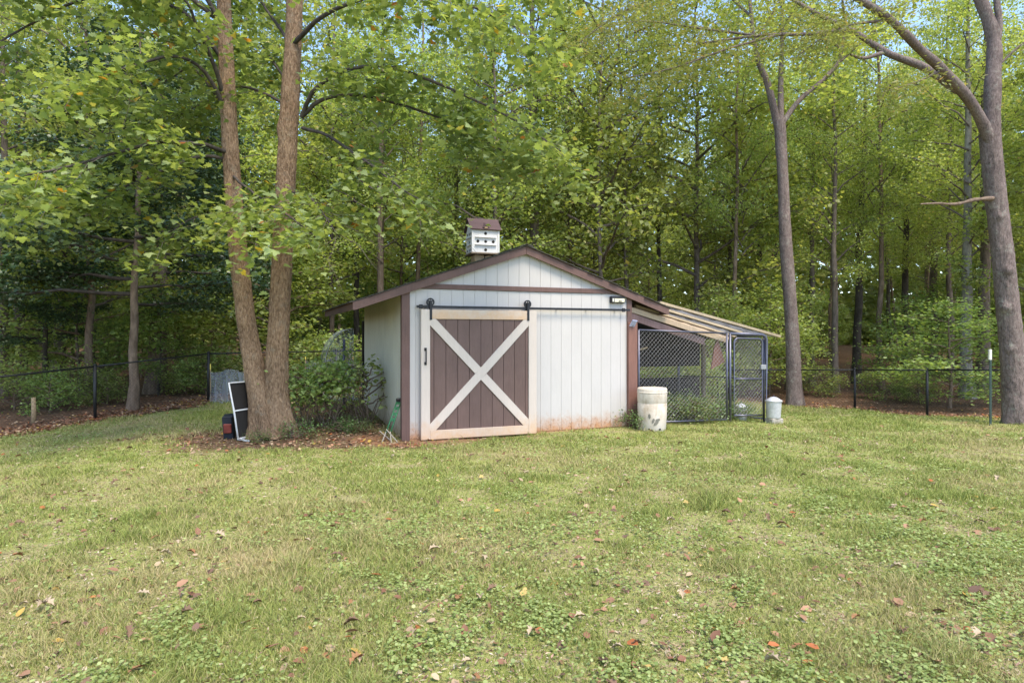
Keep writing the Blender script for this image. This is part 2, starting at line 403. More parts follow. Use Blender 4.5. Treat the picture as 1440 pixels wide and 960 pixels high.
FENCE_L = [(-13.2, 6.0), (-11.5, 8.8), (-9.95, 11.1), (-8.57, 13.3), (-7.13, 15.2), (-4.7, 17.3), (-2.0, 18.6)]
FENCE_R = [(4.2, 19.9), (6.2, 19.5), (8.1, 18.6), (9.27, 17.5), (10.07, 15.7), (11.05, 13.6), (12.2, 11.2), (13.4, 8.6)]
LAWN = np.array([(-13.2, -9)] + FENCE_L + [(1, 19.4)] + FENCE_R + [(13.4, -9)])
def inpoly(x, y, P):
    x = np.asarray(x); y = np.asarray(y); r = np.zeros(x.shape, bool); j = len(P) - 1
    for i in range(len(P)):
        c = ((P[i, 1] > y) != (P[j, 1] > y)) & (x < (P[j, 0] - P[i, 0]) * (y - P[i, 1]) / (P[j, 1] - P[i, 1] + 1e-12) + P[i, 0]); r ^= c; j = i
    return r
def distpoly(x, y, P):
    d = np.full(np.shape(x), 1e9)
    for i in range(len(P)):
        a_ = P[i]; b_ = P[(i + 1) % len(P)]; ab = b_ - a_
        t = np.clip(((x - a_[0]) * ab[0] + (y - a_[1]) * ab[1]) / (ab @ ab), 0, 1)
        d = np.minimum(d, np.hypot(x - a_[0] - t * ab[0], y - a_[1] - t * ab[1]))
    return d
P0 = Vector((-1.765, 10.5, 0)); ROT = math.atan2(1.6, 3.97); U = Vector((math.cos(ROT), math.sin(ROT), 0)); V_ = Vector((-math.sin(ROT), math.cos(ROT), 0))
W_SHED, D_SHED = 4.28, 3.9
def st(x, y):
    x = np.asarray(x) - P0.x; y = np.asarray(y) - P0.y
    return x * U.x + y * U.y, x * V_.x + y * V_.y
def masks(x, y):
    """litter and mud weights, 0..1"""
    x = np.asarray(x, float); y = np.asarray(y, float)
    ins = inpoly(x, y, LAWN); d = distpoly(x, y, LAWN) * np.where(ins, 1, -1)
    nz = fbm(x, y, 1.6, 11, 3) - .5
    litter = np.clip((np.where(x < -3, .75, .25) - d + nz * 1.8) / .6, 0, 1)
    dm = np.hypot((x + 3.7) / 2.3, (y - 10.4) / 1.25)            # ring round the maple
    litter = np.maximum(litter, np.clip((1.15 - dm + nz * 1.1) / .5, 0, 1) * .95)
    s, t = st(x, y)
    side = np.clip((1.2 - np.abs(s + .9) + nz) / .5, 0, 1) * np.clip((t + .1) / .3, 0, 1) * np.clip((5 - t) / .5, 0, 1)
    litter = np.maximum(litter, side * .9)
    front = np.clip((.42 - np.abs(t + .12) + nz * .9) / .3, 0, 1) * np.clip((s + .8) / .3, 0, 1) * np.clip((2.6 - s) / .8, 0, 1)
    mud = np.maximum(front, np.clip((.5 - np.hypot(s + .35, t - .05) + nz * .5) / .3, 0, 1)) * .9
    return litter, mud
def axis(lo, hi, c0, c1, fine, grow=1.18):
    a_ = list(np.arange(c0, c1 + 1e-6, fine)); st_ = fine
    while a_[-1] < hi: st_ *= grow; a_.append(a_[-1] + st_)
    st_ = fine
    while a_[0] > lo: st_ *= grow; a_.insert(0, a_[0] - st_)
    return np.array(a_)
gx = axis(-600, 600, -12, 13, .14); gy = axis(-200, 900, 1.5, 22, .14)
X_, Y_ = np.meshgrid(gx, gy); Z_ = gz(X_.ravel(), Y_.ravel())
lit_, mud_ = masks(X_.ravel(), Y_.ravel())
nx, ny = len(gx), len(gy); ii = np.arange(nx * ny).reshape(ny, nx)
quads = np.stack([ii[:-1, :-1], ii[:-1, 1:], ii[1:, 1:], ii[1:, :-1]], -1).reshape(-1, 4)
me = np_mesh('ground', np.stack([X_.ravel(), Y_.ravel(), Z_], 1), [quads], np.stack([lit_, mud_, 0 * lit_], 1), True)
props(put('ground', me, M['ground']), kind='structure')

# ------------------------------------------------------------------ shed
shed = thing('shed', 'white garden shed with brown gable trim and a sliding barn door', 'shed', (P0.x, P0.y, 0), ROT)
PITCH, ZPK, OV = .346, 3.20, .79
def roofz(s): return ZPK - PITCH * abs(s - W_SHED / 2)      # top of the roof deck
ZB, ZT0, ZT1 = -.03, 2.42, 2.505
core = MB(); core.box(.03, W_SHED - .03, .009, D_SHED - .03, -.1, 2.41)
core.prism([(.03, 2.411), (W_SHED - .03, 2.411), (W_SHED / 2, ZPK - .19)], .013, D_SHED - .03)
core.build('wall', M['white'], shed)
MB().box(-.02, W_SHED + .02, .03, D_SHED, -.25, -.04).build('foundation', M['concrete'], shed)
bw = .2035
bm_ = MB().box(0, bw - .003, 0, .028, 0, ZT0 - ZB - .004, .002).mesh('siding_board')
n = int(round(W_SHED / bw))
for i in range(n): put('siding_board', bm_, M['white'], shed, (i * bw + .004, 0, ZB))
for i in range(n):                                          # gable boards, cut to the roof line
    x0, x1 = i * bw + .004, (i + 1) * bw - .003
    zz = lambda x: roofz(x) - .10
    if zz(x0) < ZT1 and zz(x1) < ZT1: continue
    poly = [(x0, ZT1 - .01), (x1, ZT1 - .01), (x1, max(zz(x1), ZT1)), (x0, max(zz(x0), ZT1))]
    if x0 < W_SHED / 2 < x1: poly = poly[:3] + [(W_SHED / 2, zz(W_SHED / 2))] + poly[3:]
    m_ = MB().prism([(p[0] - x0, p[1] - ZT1 + 1) for p in poly], 0, .03)
    put('siding_board', m_.mesh('gable_board'), M['white'], shed, (x0, .004, ZT1 - 1))
sb = MB().box(0, .028, 0, bw - .007, 0, ZT0 + .02, .004).mesh('side_siding_board')
for i in range(int(D_SHED / bw)): put('siding_board', sb, M['white_side_tinted'], shed, (0, .03 + i * bw, ZB))
for i in range(int(D_SHED / bw)): put('siding_board', sb, M['white_side_tinted'], shed, (W_SHED - .028, .03 + i * bw, ZB))
MB().box(-.03, .105, -.025, -.001, ZB - .03, ZT0 - .002, .004).build('corner_board', M['trim'], shed)
MB().box(-.03, -.002, .0, .085, ZB - .03, ZT0 - .01, .004).build('corner_board', M['trim'], shed)
MB().box(W_SHED - .075, W_SHED + .03, -.025, -.001, 1.9, ZT0 - .002, .004).build('corner_board', M['trim'], shed)
MB().box(W_SHED - .07, W_SHED + .125, -.07, .10, -.1, 1.90, .008).build('corner_post', M['post'], shed)
MB().box(.02, W_SHED - .02, -.024, -.001, ZT0 + .002, ZT1, .004).build('trim_board', M['trim'], shed)
# roof: deck slabs, rake boards, eave fascias, shingles
for sg in (-1, 1):
    mid = W_SHED / 2; s1 = mid + sg * (mid + OV)
    z1 = roofz(s1)
    d = MB(); y0, y1 = -.06, D_SHED + .15
    d.add([(mid, y0, ZPK), (s1, y0, z1), (s1, y1, z1), (mid, y1, ZPK), (mid, y0, ZPK - .03), (s1, y0, z1 - .03), (s1, y1, z1 - .03), (mid, y1, ZPK - .03)],
          [(0, 1, 2, 3), (7, 6, 5, 4), (0, 4, 5, 1), (1, 5, 6, 2), (2, 6, 7, 3), (3, 7, 4, 0)])
    d.build('roof_deck', M['soffit'], shed)
    h = .135
    rk = MB().prism([(mid + sg * .002, ZPK - .004), (s1, z1 - .004), (s1, z1 - h), (mid + sg * .002, ZPK - h)], -.085, -.061)
    rk.build('rake_board', M['trim'], shed)
    fa = MB().box(min(s1, s1 + sg * .025), max(s1, s1 + sg * .025), -.085, y1, z1 - .13, z1 + .004); fa.build('eave_fascia', M['trim'], shed)
    for k in range(8):                                       # rafter tails under the eave
        yy = .25 + k * .5
        a_ = Vector((mid + sg * (mid + .0), yy, roofz(0) - .08)); b_ = Vector((s1 - sg * .01, yy, z1 - .08))
        MB().bar(a_, b_, .04, .09).build('rafter_tail', M['soffit'], shed)
    sh = MB(); L = mid + OV + .06; nc = 20
    for k in range(nc):                                      # shingle courses, lapped and uneven at the rake
        u0 = L * k / nc; u1 = L * (k + 1) / nc + .02
        sa, sb_ = mid + sg * u0, mid + sg * u1
        za, zb = ZPK - PITCH * u0, ZPK - PITCH * u1
        yj = -.11 + random.uniform(-.02, .02); ns = 14; yy = yj
        for q in range(ns):
            ye = yy + (y1 + .03 - yj) / ns - .004; dz = random.uniform(0, .006)
            sh.add([(sa, yy, za + .008), (sb_, yy, zb + .022 + dz), (sb_, ye, zb + .022 + dz), (sa, ye, za + .008), (sa, yy, za + .001), (sb_, yy, zb + .006), (sb_, ye, zb + .006), (sa, ye, za + .001)],
                   [(0, 1, 2, 3), (7, 6, 5, 4), (0, 4, 5, 1), (1, 5, 6, 2), (2, 6, 7, 3), (3, 7, 4, 0)]); yy = ye + .004
    props(sh.build('shingles', M['shingle'], shed), kind='stuff')
MB().prism([(W_SHED / 2 - .13, ZPK - .02), (W_SHED / 2, ZPK + .03), (W_SHED / 2 + .13, ZPK - .02), (W_SHED / 2 + .13, ZPK), (W_SHED / 2, ZPK + .042), (W_SHED / 2 - .13, ZPK)][::-1], -.115, D_SHED + .17).build('ridge_cap', M['shingle'], shed)
# sliding door
DX0, DX1, DZ0, DZ1 = .27, 2.32, -.045, 2.08
yf, yb = -.115, -.055
door = MB().box(DX0 + .02, DX1 - .02, yb + .0, yb + .012, DZ0 + .02, DZ1 - .02).build('door', M['brown'], shed)
fw = .148
xs = [DX0 + fw]
while xs[-1] < DX1 - fw - .05: xs.append(min(xs[-1] + (.07 if len(xs) == 1 else .2035), DX1 - fw))
xs[-1] = DX1 - fw
for a_, b_ in zip(xs, xs[1:]):
    pm_ = MB().box(a_ + .003, b_ - .003, yf + .025, yb, DZ0 + fw - .02, DZ1 - fw + .02, .003); pm_.build('plank', M['brown'], door)
def cream(mb, nm): return mb.build(nm, M['cream'], door)
def cbox(x0, x1, z0, z1, y0=yf, y1=yb, nm='frame_board'):
    m_ = MB().box(0, x1 - x0, 0, y1 - y0, 0, z1 - z0, .004).mesh(nm); put(nm, m_, M['cream'], door, (x0, y0, z0))
cbox(DX0, DX0 + fw, DZ0, DZ1); cbox(DX1 - fw, DX1, DZ0, DZ1)
cbox(DX0 + fw + .002, DX1 - fw - .002, DZ1 - .155, DZ1 - .001, yf + .002); cbox(DX0 + fw + .002, DX1 - fw - .002, DZ0 + .001, DZ0 + .15, yf + .002)
A = Vector((DX0 + fw, 0, DZ0 + .15)); B = Vector((DX1 - fw, 0, DZ1 - .155)); C = Vector((A.x, 0, B.z)); D = Vector((B.x, 0, A.z))
def brace(p, q, hw, e0, e1, nm='brace'):
    """board from corner p to corner q, ends cut to the frame corner"""
    d = (q - p).normalized(); nrm = Vector((-d.z, 0, d.x))
    if e0:   # pointed end in the corner
        sx = hw / abs(nrm.x); sz = hw / abs(nrm.z)
    L_, R_ = [], []
    if e0: L_ = [(p.x, p.z + math.copysign(hw / abs(d.x), d.z) ), ]; R_ = [(p.x + math.copysign(hw / abs(d.z), d.x), p.z)]
    else: L_ = [((p + nrm * hw * (1 if d.z > 0 else -1)).x, (p + nrm * hw * (1 if d.z > 0 else -1)).z)]; R_ = [((p - nrm * hw * (1 if d.z > 0 else -1)).x, (p - nrm * hw * (1 if d.z > 0 else -1)).z)]
    if e1: L2 = [(q.x - math.copysign(hw / abs(d.z), d.x), q.z)]; R2 = [(q.x, q.z - math.copysign(hw / abs(d.x), d.z))]
    else: L2 = [((q + nrm * hw * (1 if d.z > 0 else -1)).x, (q + nrm * hw * (1 if d.z > 0 else -1)).z)]; R2 = [((q - nrm * hw * (1 if d.z > 0 else -1)).x, (q - nrm * hw * (1 if d.z > 0 else -1)).z)]
    poly = L_ + ([(p.x, p.z)] if e0 else []) + R_ + R2 + ([(q.x, q.z)] if e1 else []) + L2
    x0 = min(a_[0] for a_ in poly); z0 = DZ0
    m_ = MB().prism([(a_[0] - x0, a_[1] - z0) for a_ in poly], 0, yb - yf - .004).mesh(nm)
    put(nm, m_, M['cream'], door, (x0, yf + .003, z0))
hw = .07
brace(A, B, hw, True, True)
ctr = (A + B) / 2; dd = (D - C).normalized(); off = hw / abs((B - A).normalized().x * dd.z - (B - A).normalized().z * dd.x) + .002
brace(C, ctr - dd * off, hw, True, False); brace(ctr + dd * off, D, hw, False, True)
hd = MB(); hx = DX0 + .07
hd.tube([(hx, yf - .045, 1.19), (hx, yf - .045, 1.44)], .011, 8); hd.tube([(hx, yf, 1.20), (hx, yf - .045, 1.20)], .011, 8); hd.tube([(hx, yf, 1.43), (hx, yf - .045, 1.43)], .011, 8)
hd.box(hx - .02, hx + .02, yf - .006, yf, 1.175, 1.225); hd.box(hx - .02, hx + .02, yf - .006, yf, 1.405, 1.455); hd.build('handle', M['black'], door)
RZ = 2.125
for hx in (DX0 + .16, DX1 - .16):
    mm = MB(); mm.box(hx - .02, hx + .02, yf - .008, yf - .001, DZ1 - .17, RZ + .10); mm.box(hx - .02, hx + .02, yb + .0, yb + .02, DZ1 - .0, RZ + .1)
    mm.build('hanger_strap', M['black'], door)
    wl = MB()
    prof = [(.068, -.014), (.068, -.008), (.056, -.004), (.056, .004), (.068, .008), (.068, .014)]
    nn = 20
    for j in range(nn):
        t0, t1 = 2 * math.pi * j / nn, 2 * math.pi * (j + 1) / nn
        for (ra, rb) in ((.045, .068),):
            q = []
            for yy in (-.014, .014):
                for t_, r_ in ((t0, ra), (t1, ra), (t1, rb), (t0, rb)): q.append((hx + r_ * math.cos(t_), -.082 + yy, RZ + .075 + r_ * math.sin(t_)))
            wl.add(q, [(0, 1, 2, 3), (7, 6, 5, 4), (0, 4, 5, 1), (2, 6, 7, 3)])
    for j in range(5):
        t0 = 2 * math.pi * j / 5 + .3
        wl.bar((hx, -.082, RZ + .075), (hx + .05 * math.cos(t0), -.082, RZ + .075 + .05 * math.sin(t0)), .012, .01, (0, 1, 0))
    wl.tube([(hx, -.126, RZ + .075), (hx, -.05, RZ + .075)], .014, 8); wl.build('hanger_wheel', M['black'], door)
rail = MB().box(.2, W_SHED - .05, -.088, -.078, RZ - .02, RZ + .02); rail.build('door_rail', M['black'], shed)
for k in range(7):
    x = .35 + k * .6; MB().tube([(x, -.095, RZ), (x, .0, RZ)], .011, 8).build('rail_spacer', M['black'], shed)
for x in (.27, W_SHED - .19):
    MB().box(x - .03, x + .03, -.10, -.066, RZ - .035, RZ + .035, .006).build('rail_stop', M['black'], shed)
# flood light on the right, small solar lamp on the post
fl = MB().box(3.84, 4.135, -.075, -.002, 2.255, 2.375, .008).build('flood_light', M['black'], shed)
MB().box(3.905, 4.115, -.081, -.074, 2.27, 2.335).build('light_lens', M['lens'], fl)
MB().box(3.86, 3.89, -.081, -.074, 2.275, 2.335).build('light_sensor', M['white_tip'], fl)
mt = MB(); mt.add([(3.985, -.084, 2.275), (4.015, -.084, 2.275), (4.0, -.084, 2.31)], [(0, 1, 2)]); mt.add([(4.02, -.084, 2.275), (4.05, -.084, 2.275), (4.035, -.084, 2.315)], [(0, 1, 2)]); mt.build('light_emblem', M['black'], fl)
so = MB().obox((W_SHED + .0, -.12, 1.88), (1, .1, -.1), (.1, .6, -.8), .11, .14, .022, .004).build('solar_lamp', M['solar'], shed)
MB().bar((W_SHED, -.1, 1.86), (W_SHED, -.04, 1.84), .04, .05).build('lamp_bracket', M['black'], so)
MB().box(W_SHED + .02, W_SHED + .06, .0, .3, 2.33, 2.36).build('wire_bracket', M['wire'], shed)

# ------------------------------------------------------------------ birdhouse on the roof
bs, bt = 1.78, 1.2
bl = P0 + U * bs + V_ * bt
bz = roofz(bs) + .02
bh = thing('birdhouse', 'white multi-hole birdhouse with brown shingled roof standing on shed roof', 'birdhouse', (bl.x, bl.y, bz), ROT - R(3))
sup = MB(); sup.box(-.19, .0, -.14, .14, -.07, .07, .01); sup.bar((.02, -.1, .0), (.24, -.1, .06), .1, .09); sup.bar((.02, .1, .0), (.24, .1, .06), .1, .09); sup.build('support_block', M['stake'], bh)
MB().box(-.285, .27, -.24, .24, .075, .105, .005).build('base_board', M['oldwood'], bh)
w, dp, hh, z0 = .255, .215, .42, .107
body = MB().box(-w, w, -dp, dp, z0, z0 + hh)
body.prism([(0, 0)] * 0 or [(-w, z0 + hh), (w, z0 + hh), (w, z0 + hh + .001), (-w, z0 + hh + .001)], -dp, dp)
# side gables (ridge runs along x)
body.add([(-w, -dp, z0 + hh), (-w, dp, z0 + hh), (-w, 0, z0 + hh + .2), (w, -dp, z0 + hh), (w, dp, z0 + hh), (w, 0, z0 + hh + .2)], [(0, 2, 1), (3, 4, 5), (0, 3, 5, 2), (1, 2, 5, 4)])
body.build('body', M['bhwhite'], bh)
for sg in (-1, 1):
    MB().box(sg * w - .015, sg * w + .015, -dp - .012, -dp + .012, z0, z0 + hh - .002, .003).build('corner_strip', M['bhwhite'], bh)
for zz in (.135, .275):
    MB().box(-w + .05, w - .05, -dp - .035, -dp - .001, z0 + zz, z0 + zz + .012).build('ledge', M['bhwhite'], bh)
    MB().box(-w - .03, -w - .001, -dp + .04, dp - .04, z0 + zz, z0 + zz + .012).build('ledge', M['bhwhite'], bh)
for (x, z) in ((0, .05), (-.15, .205), (0, .205), (.15, .205), (0, .355)):
    MB().tube([(x, -dp - .004, z0 + z), (x, -dp + .02, z0 + z)], .028, 14).build('entrance_hole', M['dark'], bh)
for (y, z) in ((-.12, .05), (0, .05), (.12, .05), (0, .205), (-.12, .355), (0, .355), (.12, .355)):
    MB().tube([(-w - .004, y, z0 + z), (-w + .02, y, z0 + z)], .026, 12).build('entrance_hole', M['dark'], bh)
for sg in (-1, 1):
    sl_ = Vector((0, -sg * (dp + .05), -.235)).normalized(); L = .335
    for k in range(5):
        c = Vector((0, 0, z0 + hh + .222)) + sl_ * (L * (k + .5) / 5) + Vector((0, 0, .004 + .0 * k))
        up_ = Vector((0, -sg * .235, dp + .05)).normalized()
        m_ = MB().obox(c + up_ * .004, (1, 0, 0), sl_ + up_ * -.08, .60, L / 5 + .015, .018); m_.build('roof_slat', M['bhroof'], bh)
dm_ = MB(); dm_.add([(-.07, -.255, z0 + hh + .0 + .035), (.07, -.255, z0 + hh + .035), (0, -.255, z0 + hh + .10), (0, -.1, z0 + hh + .16)], [(0, 1, 2), (0, 2, 3), (1, 3, 2), (0, 3, 1)]); dm_.build('dormer', M['bhroof'], bh)
MB().box(-.03, .03, -.262, -.25, z0 + hh + .025, z0 + hh + .05).build('dormer_vent', M['stake'], bh)

# ------------------------------------------------------------------ lean-to roof beside the shed
def on_t(px, py, t):
    k = (px - 720) / F
    s = (k * (P0.y + V_.y * t) - (P0.x + V_.x * t)) / (U.x - k * U.y)
    Y = P0.y + U.y * s + V_.y * t
    return Vector((s, t, CAMZ - (py - HZ) / F * Y))
lean = thing('lean_to_roof', 'lean-to roof of bare wooden battens and cloudy plastic beside the shed', 'lean-to', (P0.x, P0.y, 0), ROT)
def row(p, q, t, wdt, h, mat, nm='batten'):
    a_, b_ = on_t(*p, t), on_t(*q, t); m_ = MB().bar(a_, b_, wdt, h, b=.004); return m_.build(nm, M[mat], lean), a_, b_
row((887, 445), (990, 480.5), .06, .045, .13, 'purple', 'rafter')
_, a2, b2 = row((887, 435.5), (1020, 478), .10, .06, .10, 'lumber2', 'roof_plank')
_, a3, b3 = row((893, 430), (1032, 473), .24, .09, .04, 'lumber')
_, a4, b4 = row((910, 428), (1042, 467.5), .45, .09, .045, 'lumber')
_, a5, b5 = row((927, 425.5), (1096, 473), .70, .09, .055, 'lumber')
def sheet(pts, nm, mat):
    m_ = MB(); nn = 16
    for i in range(nn):
        q = []
        for u in (i / nn, (i + 1) / nn):
            zz = .012 * math.sin(u * 40)
            q += [pts[0].lerp(pts[1], u) + Vector((0, 0, zz)), pts[3].lerp(pts[2], u) + Vector((0, 0, zz))]
        m_.add([q[0], q[1], q[3], q[2]], [(0, 1, 2, 3)])
    return m_.build(nm, M[mat], lean, True)
up3 = Vector((0, 0, -.03))
sheet([a2 + up3, b2 + up3, b3 + up3 * .6, a3 + up3 * .6], 'plywood_sheet', 'lumber2')
sheet([a3 + up3, b3 + up3, b4 + up3, a4 + up3], 'plastic_sheet', 'roofsheet')
sheet([a4 + up3, b4 + up3, b5 + up3, a5 + up3], 'plastic_sheet', 'roofsheet')
# flat continuation of the roof further back, on its own battens
bk = [a5 + Vector((0, 2.3, -.25)), b5 + Vector((-.4, 2.3, -.1))]
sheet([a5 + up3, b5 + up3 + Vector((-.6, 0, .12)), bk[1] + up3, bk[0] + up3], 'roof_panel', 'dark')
for k in (1.0, 1.6, 2.25):
    MB().bar(a5 + Vector((0, k, -.04 - .03 * k)), b5 + Vector((-.3, k, -.01)), .09, .05).build('batten', M['lumber'], lean)
for t, x0, x1 in ((.12, 6.33, 6.47),):
    MB().prism([(x0, 1.42), (x1 - .06, 1.60), (x1 + .12, 1.12), (x0 - .08, .98)], t, t + .03).build('hanging_board', M['post'], lean)
MB().box(7.30, 7.38, 1.7, 1.78, -.2, 1.50, .006).build('support_post', M['oldwood'], lean)
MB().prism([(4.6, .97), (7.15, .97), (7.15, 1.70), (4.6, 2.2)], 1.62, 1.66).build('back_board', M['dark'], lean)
MB().box(5.2, 8.2, 2.96, 3.0, -.25, .62).build('added_shade_board', M['dark'], lean)  # near-black board added to deepen the shade low in the kennel
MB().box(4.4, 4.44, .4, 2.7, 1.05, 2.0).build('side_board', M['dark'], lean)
MB().bar((4.42, .3, 1.32), (5.0, .5, 1.42), .02, .03).build('loose_stick', M['stake'], lean)

# ------------------------------------------------------------------ chain link
def chain(p, q, z0, z1, zq0=None, zq1=None, pitch=.066, r=.0022):
    """diamond mesh between posts p and q (x,y), crossing straight wires as thin square bars"""
    zq0 = z0 if zq0 is None else zq0; zq1 = z1 if zq1 is None else zq1
    p, q = Vector((p[0], p[1], 0)), Vector((q[0], q[1], 0)); L = (q - p).length; d = (q - p) / L; nrm = Vector((-d.y, d.x, 0))
    H = z1 - z0; V, Fc = [], []
    for sg in (-1, 1):
        u = -H if sg > 0 else 0
        st_ = -math.ceil(H / pitch) * pitch
        c = st_
        while c < L + H:
            if sg > 0: ua, ub = max(c, 0), min(c + H, L); za = ua - c; zb = ub - c
            else: ua, ub = max(c - H, 0), min(c, L); za = c - ua; zb = c - ub
            if ub - ua > .02:
                def pt(u_, zz):
                    f = u_ / L; lo = z0 + (zq0 - z0) * f; hi = z1 + (zq1 - z1) * f
                    return p + d * u_ + Vector((0, 0, lo + (hi - lo) * zz / H))
                a_, b_ = pt(ua, za) + nrm * (sg * r), pt(ub, zb) + nrm * (sg * r)
                e_ = (b_ - a_).normalized(); s1 = nrm * r; s2 = e_.cross(nrm) * r
                n0 = len(V); V += [a_ + s1, a_ + s2, a_ - s1, a_ - s2, b_ + s1, b_ + s2, b_ - s1, b_ - s2]
                Fc += [(n0 + i, n0 + (i + 1) % 4, n0 + 4 + (i + 1) % 4, n0 + 4 + i) for i in range(4)]
            c += pitch
    m_ = MB(); m_.v = [tuple(x) for x in V]; m_.f = Fc; return m_

ken = thing('dog_kennel', 'dark tubular chain link kennel with a gate standing beside the shed', 'kennel', (P0.x, P0.y, 0), ROT)
tr = .022
def kpanel(p, q, nm, z0a, z1a, z0b, z1b, rnd=.0, mid=True):
    p3 = [Vector((p[0], p[1], 0)), Vector((q[0], q[1], 0))]; d = (p3[1] - p3[0]).normalized()
    A0, A1 = p3[0] + Vector((0, 0, z0a)), p3[0] + Vector((0, 0, z1a)); B0, B1 = p3[1] + Vector((0, 0, z0b)), p3[1] + Vector((0, 0, z1b))
    m_ = MB(); r_ = rnd
    if r_ > 0:
        pts = [A0, A1 - Vector((0, 0, r_))]
        for k in range(1, 6): t = math.pi / 2 * k / 6; pts.append(A1 + d * (r_ * (1 - math.cos(t))) - Vector((0, 0, r_ * (1 - math.sin(t)))))
        pts += [A1 + d * r_, B1 - d * r_]
        for k in range(1, 6): t = math.pi / 2 * k / 6; pts.append(B1 - d * (r_ * (1 - math.sin(t))) - Vector((0, 0, r_ * (1 - math.cos(t)))))
        pts += [B1 - Vector((0, 0, r_)), B0]
        m_.tube(pts, tr, 8)
    else:
        m_.tube([A0, A1], tr, 8); m_.tube([B0, B1], tr, 8); m_.tube([A1, B1], tr * .8, 8)
    m_.tube([A0 + Vector((0, 0, .08)), B0 + Vector((0, 0, .08))], tr * .8, 8)
    if mid: m_.tube([A0.lerp(A1, .5), B0.lerp(B1, .5)], tr * .7, 8)
    o = m_.build(nm, M['steel'], ken, True)
    props(chain(p, q, z0a + .06, z1a - .02, z0b + .06, z1b - .02, .085, .0021).build('wire_mesh', M['wire'], o), kind='stuff')
    return o
kpanel((4.46, -.02), (6.52, -.02), 'front_panel', -.06, 1.76, -.10, 1.70, 0, False)
gt = kpanel((6.70, -.02), (7.42, -.02), 'gate', -.03, 1.60, -.05, 1.59, .10)
fr = MB(); fr.tube([(6.60, -.02, -.12), (6.60, -.02, 1.70)], .026, 8); fr.tube([(6.60, -.02, 1.69), (7.40, -.02, 1.675), (7.47, -.02, 1.655), (7.52, -.02, 1.60), (7.53, -.02, 1.5), (7.53, -.02, -.14)], .034, 10); fr.build('gate_frame', M['steel'], ken, True)
MB().box(7.36, 7.5, -.06, .0, .96, 1.06, .01).build('latch', M['wire'], gt)
kpanel((7.53, .05), (7.53, 2.9), 'side_panel', -.14, 1.66, -.25, 1.58)
kpanel((4.5, 2.9), (7.5, 2.9), 'back_panel', -.1, 1.6, -.25, 1.58, 0, False)

# ------------------------------------------------------------------ fences
def fence(pts, label, h=1.1, tops=None):
    f = thing('chain_link_fence', label, 'fence', (*pts[0], gz1(*pts[0])))
    base = Vector(f.location); Z = []
    for i, (x, y) in enumerate(pts):
        z = gz1(x, y); tz = z + h if tops is None else tops[i]; Z.append((z, tz))
        MB().tube([Vector((x, y, z - .1)) - base, Vector((x, y, tz + .02)) - base], .032, 8).build('post', M['fence_black'], f, True)
        MB().lathe([(.036, 0), (.034, .02), (.02, .035)], 8, Vector((x, y, tz + .02)) - base).build('post_cap', M['fence_black'], f, True)
    rl = MB()
    for i in range(len(pts) - 1):
        a_, b_ = pts[i], pts[i + 1]
        rl = MB().tube([Vector((*a_, Z[i][1])) - base, Vector((*b_, Z[i + 1][1])) - base], .017, 8); rl.build('rail', M['fence_black'], f, True)
        ch = chain((a_[0] - base.x, a_[1] - base.y), (b_[0] - base.x, b_[1] - base.y), Z[i][0] + .03 - base.z, Z[i][1] - base.z, Z[i + 1][0] + .03 - base.z, Z[i + 1][1] - base.z, .075, .0012)
        props(ch.build('wire_mesh', M['fence_black'], f), kind='stuff')
    return f
fence(FENCE_L, 'black chain link fence curving past the maple towards the shed', tops=[.55, .70, .82, 1.02, 1.23, 1.24, 1.24])
fence(FENCE_R, 'black chain link fence running past the green post to the oak', tops=[.62, .63, .67, .73, .82, .93, .98, 1.0])

# ------------------------------------------------------------------ loose things
def gpt(px, Y): x = (px - 720) / F * Y; return Vector((x, Y, gz1(x, Y)))
p = gpt(917, 11.75)
br = thing('barrel', 'dirty white plastic barrel standing by the brown shed corner post', 'barrel', p + Vector((0, 0, -.01)))
jb = lambda t, z: .012 * math.sin(3 * t + z * 4) + .008 * math.sin(7 * t + 1) + (.02 * math.sin(t * 2) if z < .1 else 0)
MB().lathe([(.235, 0), (.247, .02), (.258, .25), (.262, .49), (.256, .5), (.256, .51), (.264, .525), (.266, .74), (.262, .765), (.25, .775), (.2, .778)], 40, jit=jb).build('drum', M['barrel'], br, True)
tp = MB().lathe([(.262, .68), (.271, .69), (.271, .70), (.264, .715)], 40, jit=jb).build('rim_band', M['barrel'], br, True)
for (x, z, ln, ang) in ((-.02, .2, .10, 70), (.01, .16, .12, 40), (.03, .22, .1, 10), (-.06, .28, .1, 95)):
    a_ = math.atan2(-.95, .0) + x; r_ = .262; b_ = MB()
    ca, sa = math.cos(R(ang)), math.sin(R(ang)); pts = []
    for (u, v_) in ((-.5, 0), (-.1, .22), (.35, .2), (.5, 0), (.3, -.2), (-.15, -.2)):
        du, dv = (u * ca - v_ * sa) * ln, (u * sa + v_ * ca) * ln; t = -math.pi / 2 - .02 + (x * 1.6 + du) / r_
        pts.append((r_ * 1.012 * math.cos(t), r_ * 1.012 * math.sin(t), z + dv))
    b_.add(pts, [tuple(range(6))]).build('stain_mark', M['stain'], br)
for x in (-.1, .09):
    t = -math.pi / 2 + x / .25; MB().tube([(.23 * math.cos(t), .23 * math.sin(t), .05), (.262 * math.cos(t), .262 * math.sin(t), .05)], .018, 8).build('drain_hole', M['dark'], br)
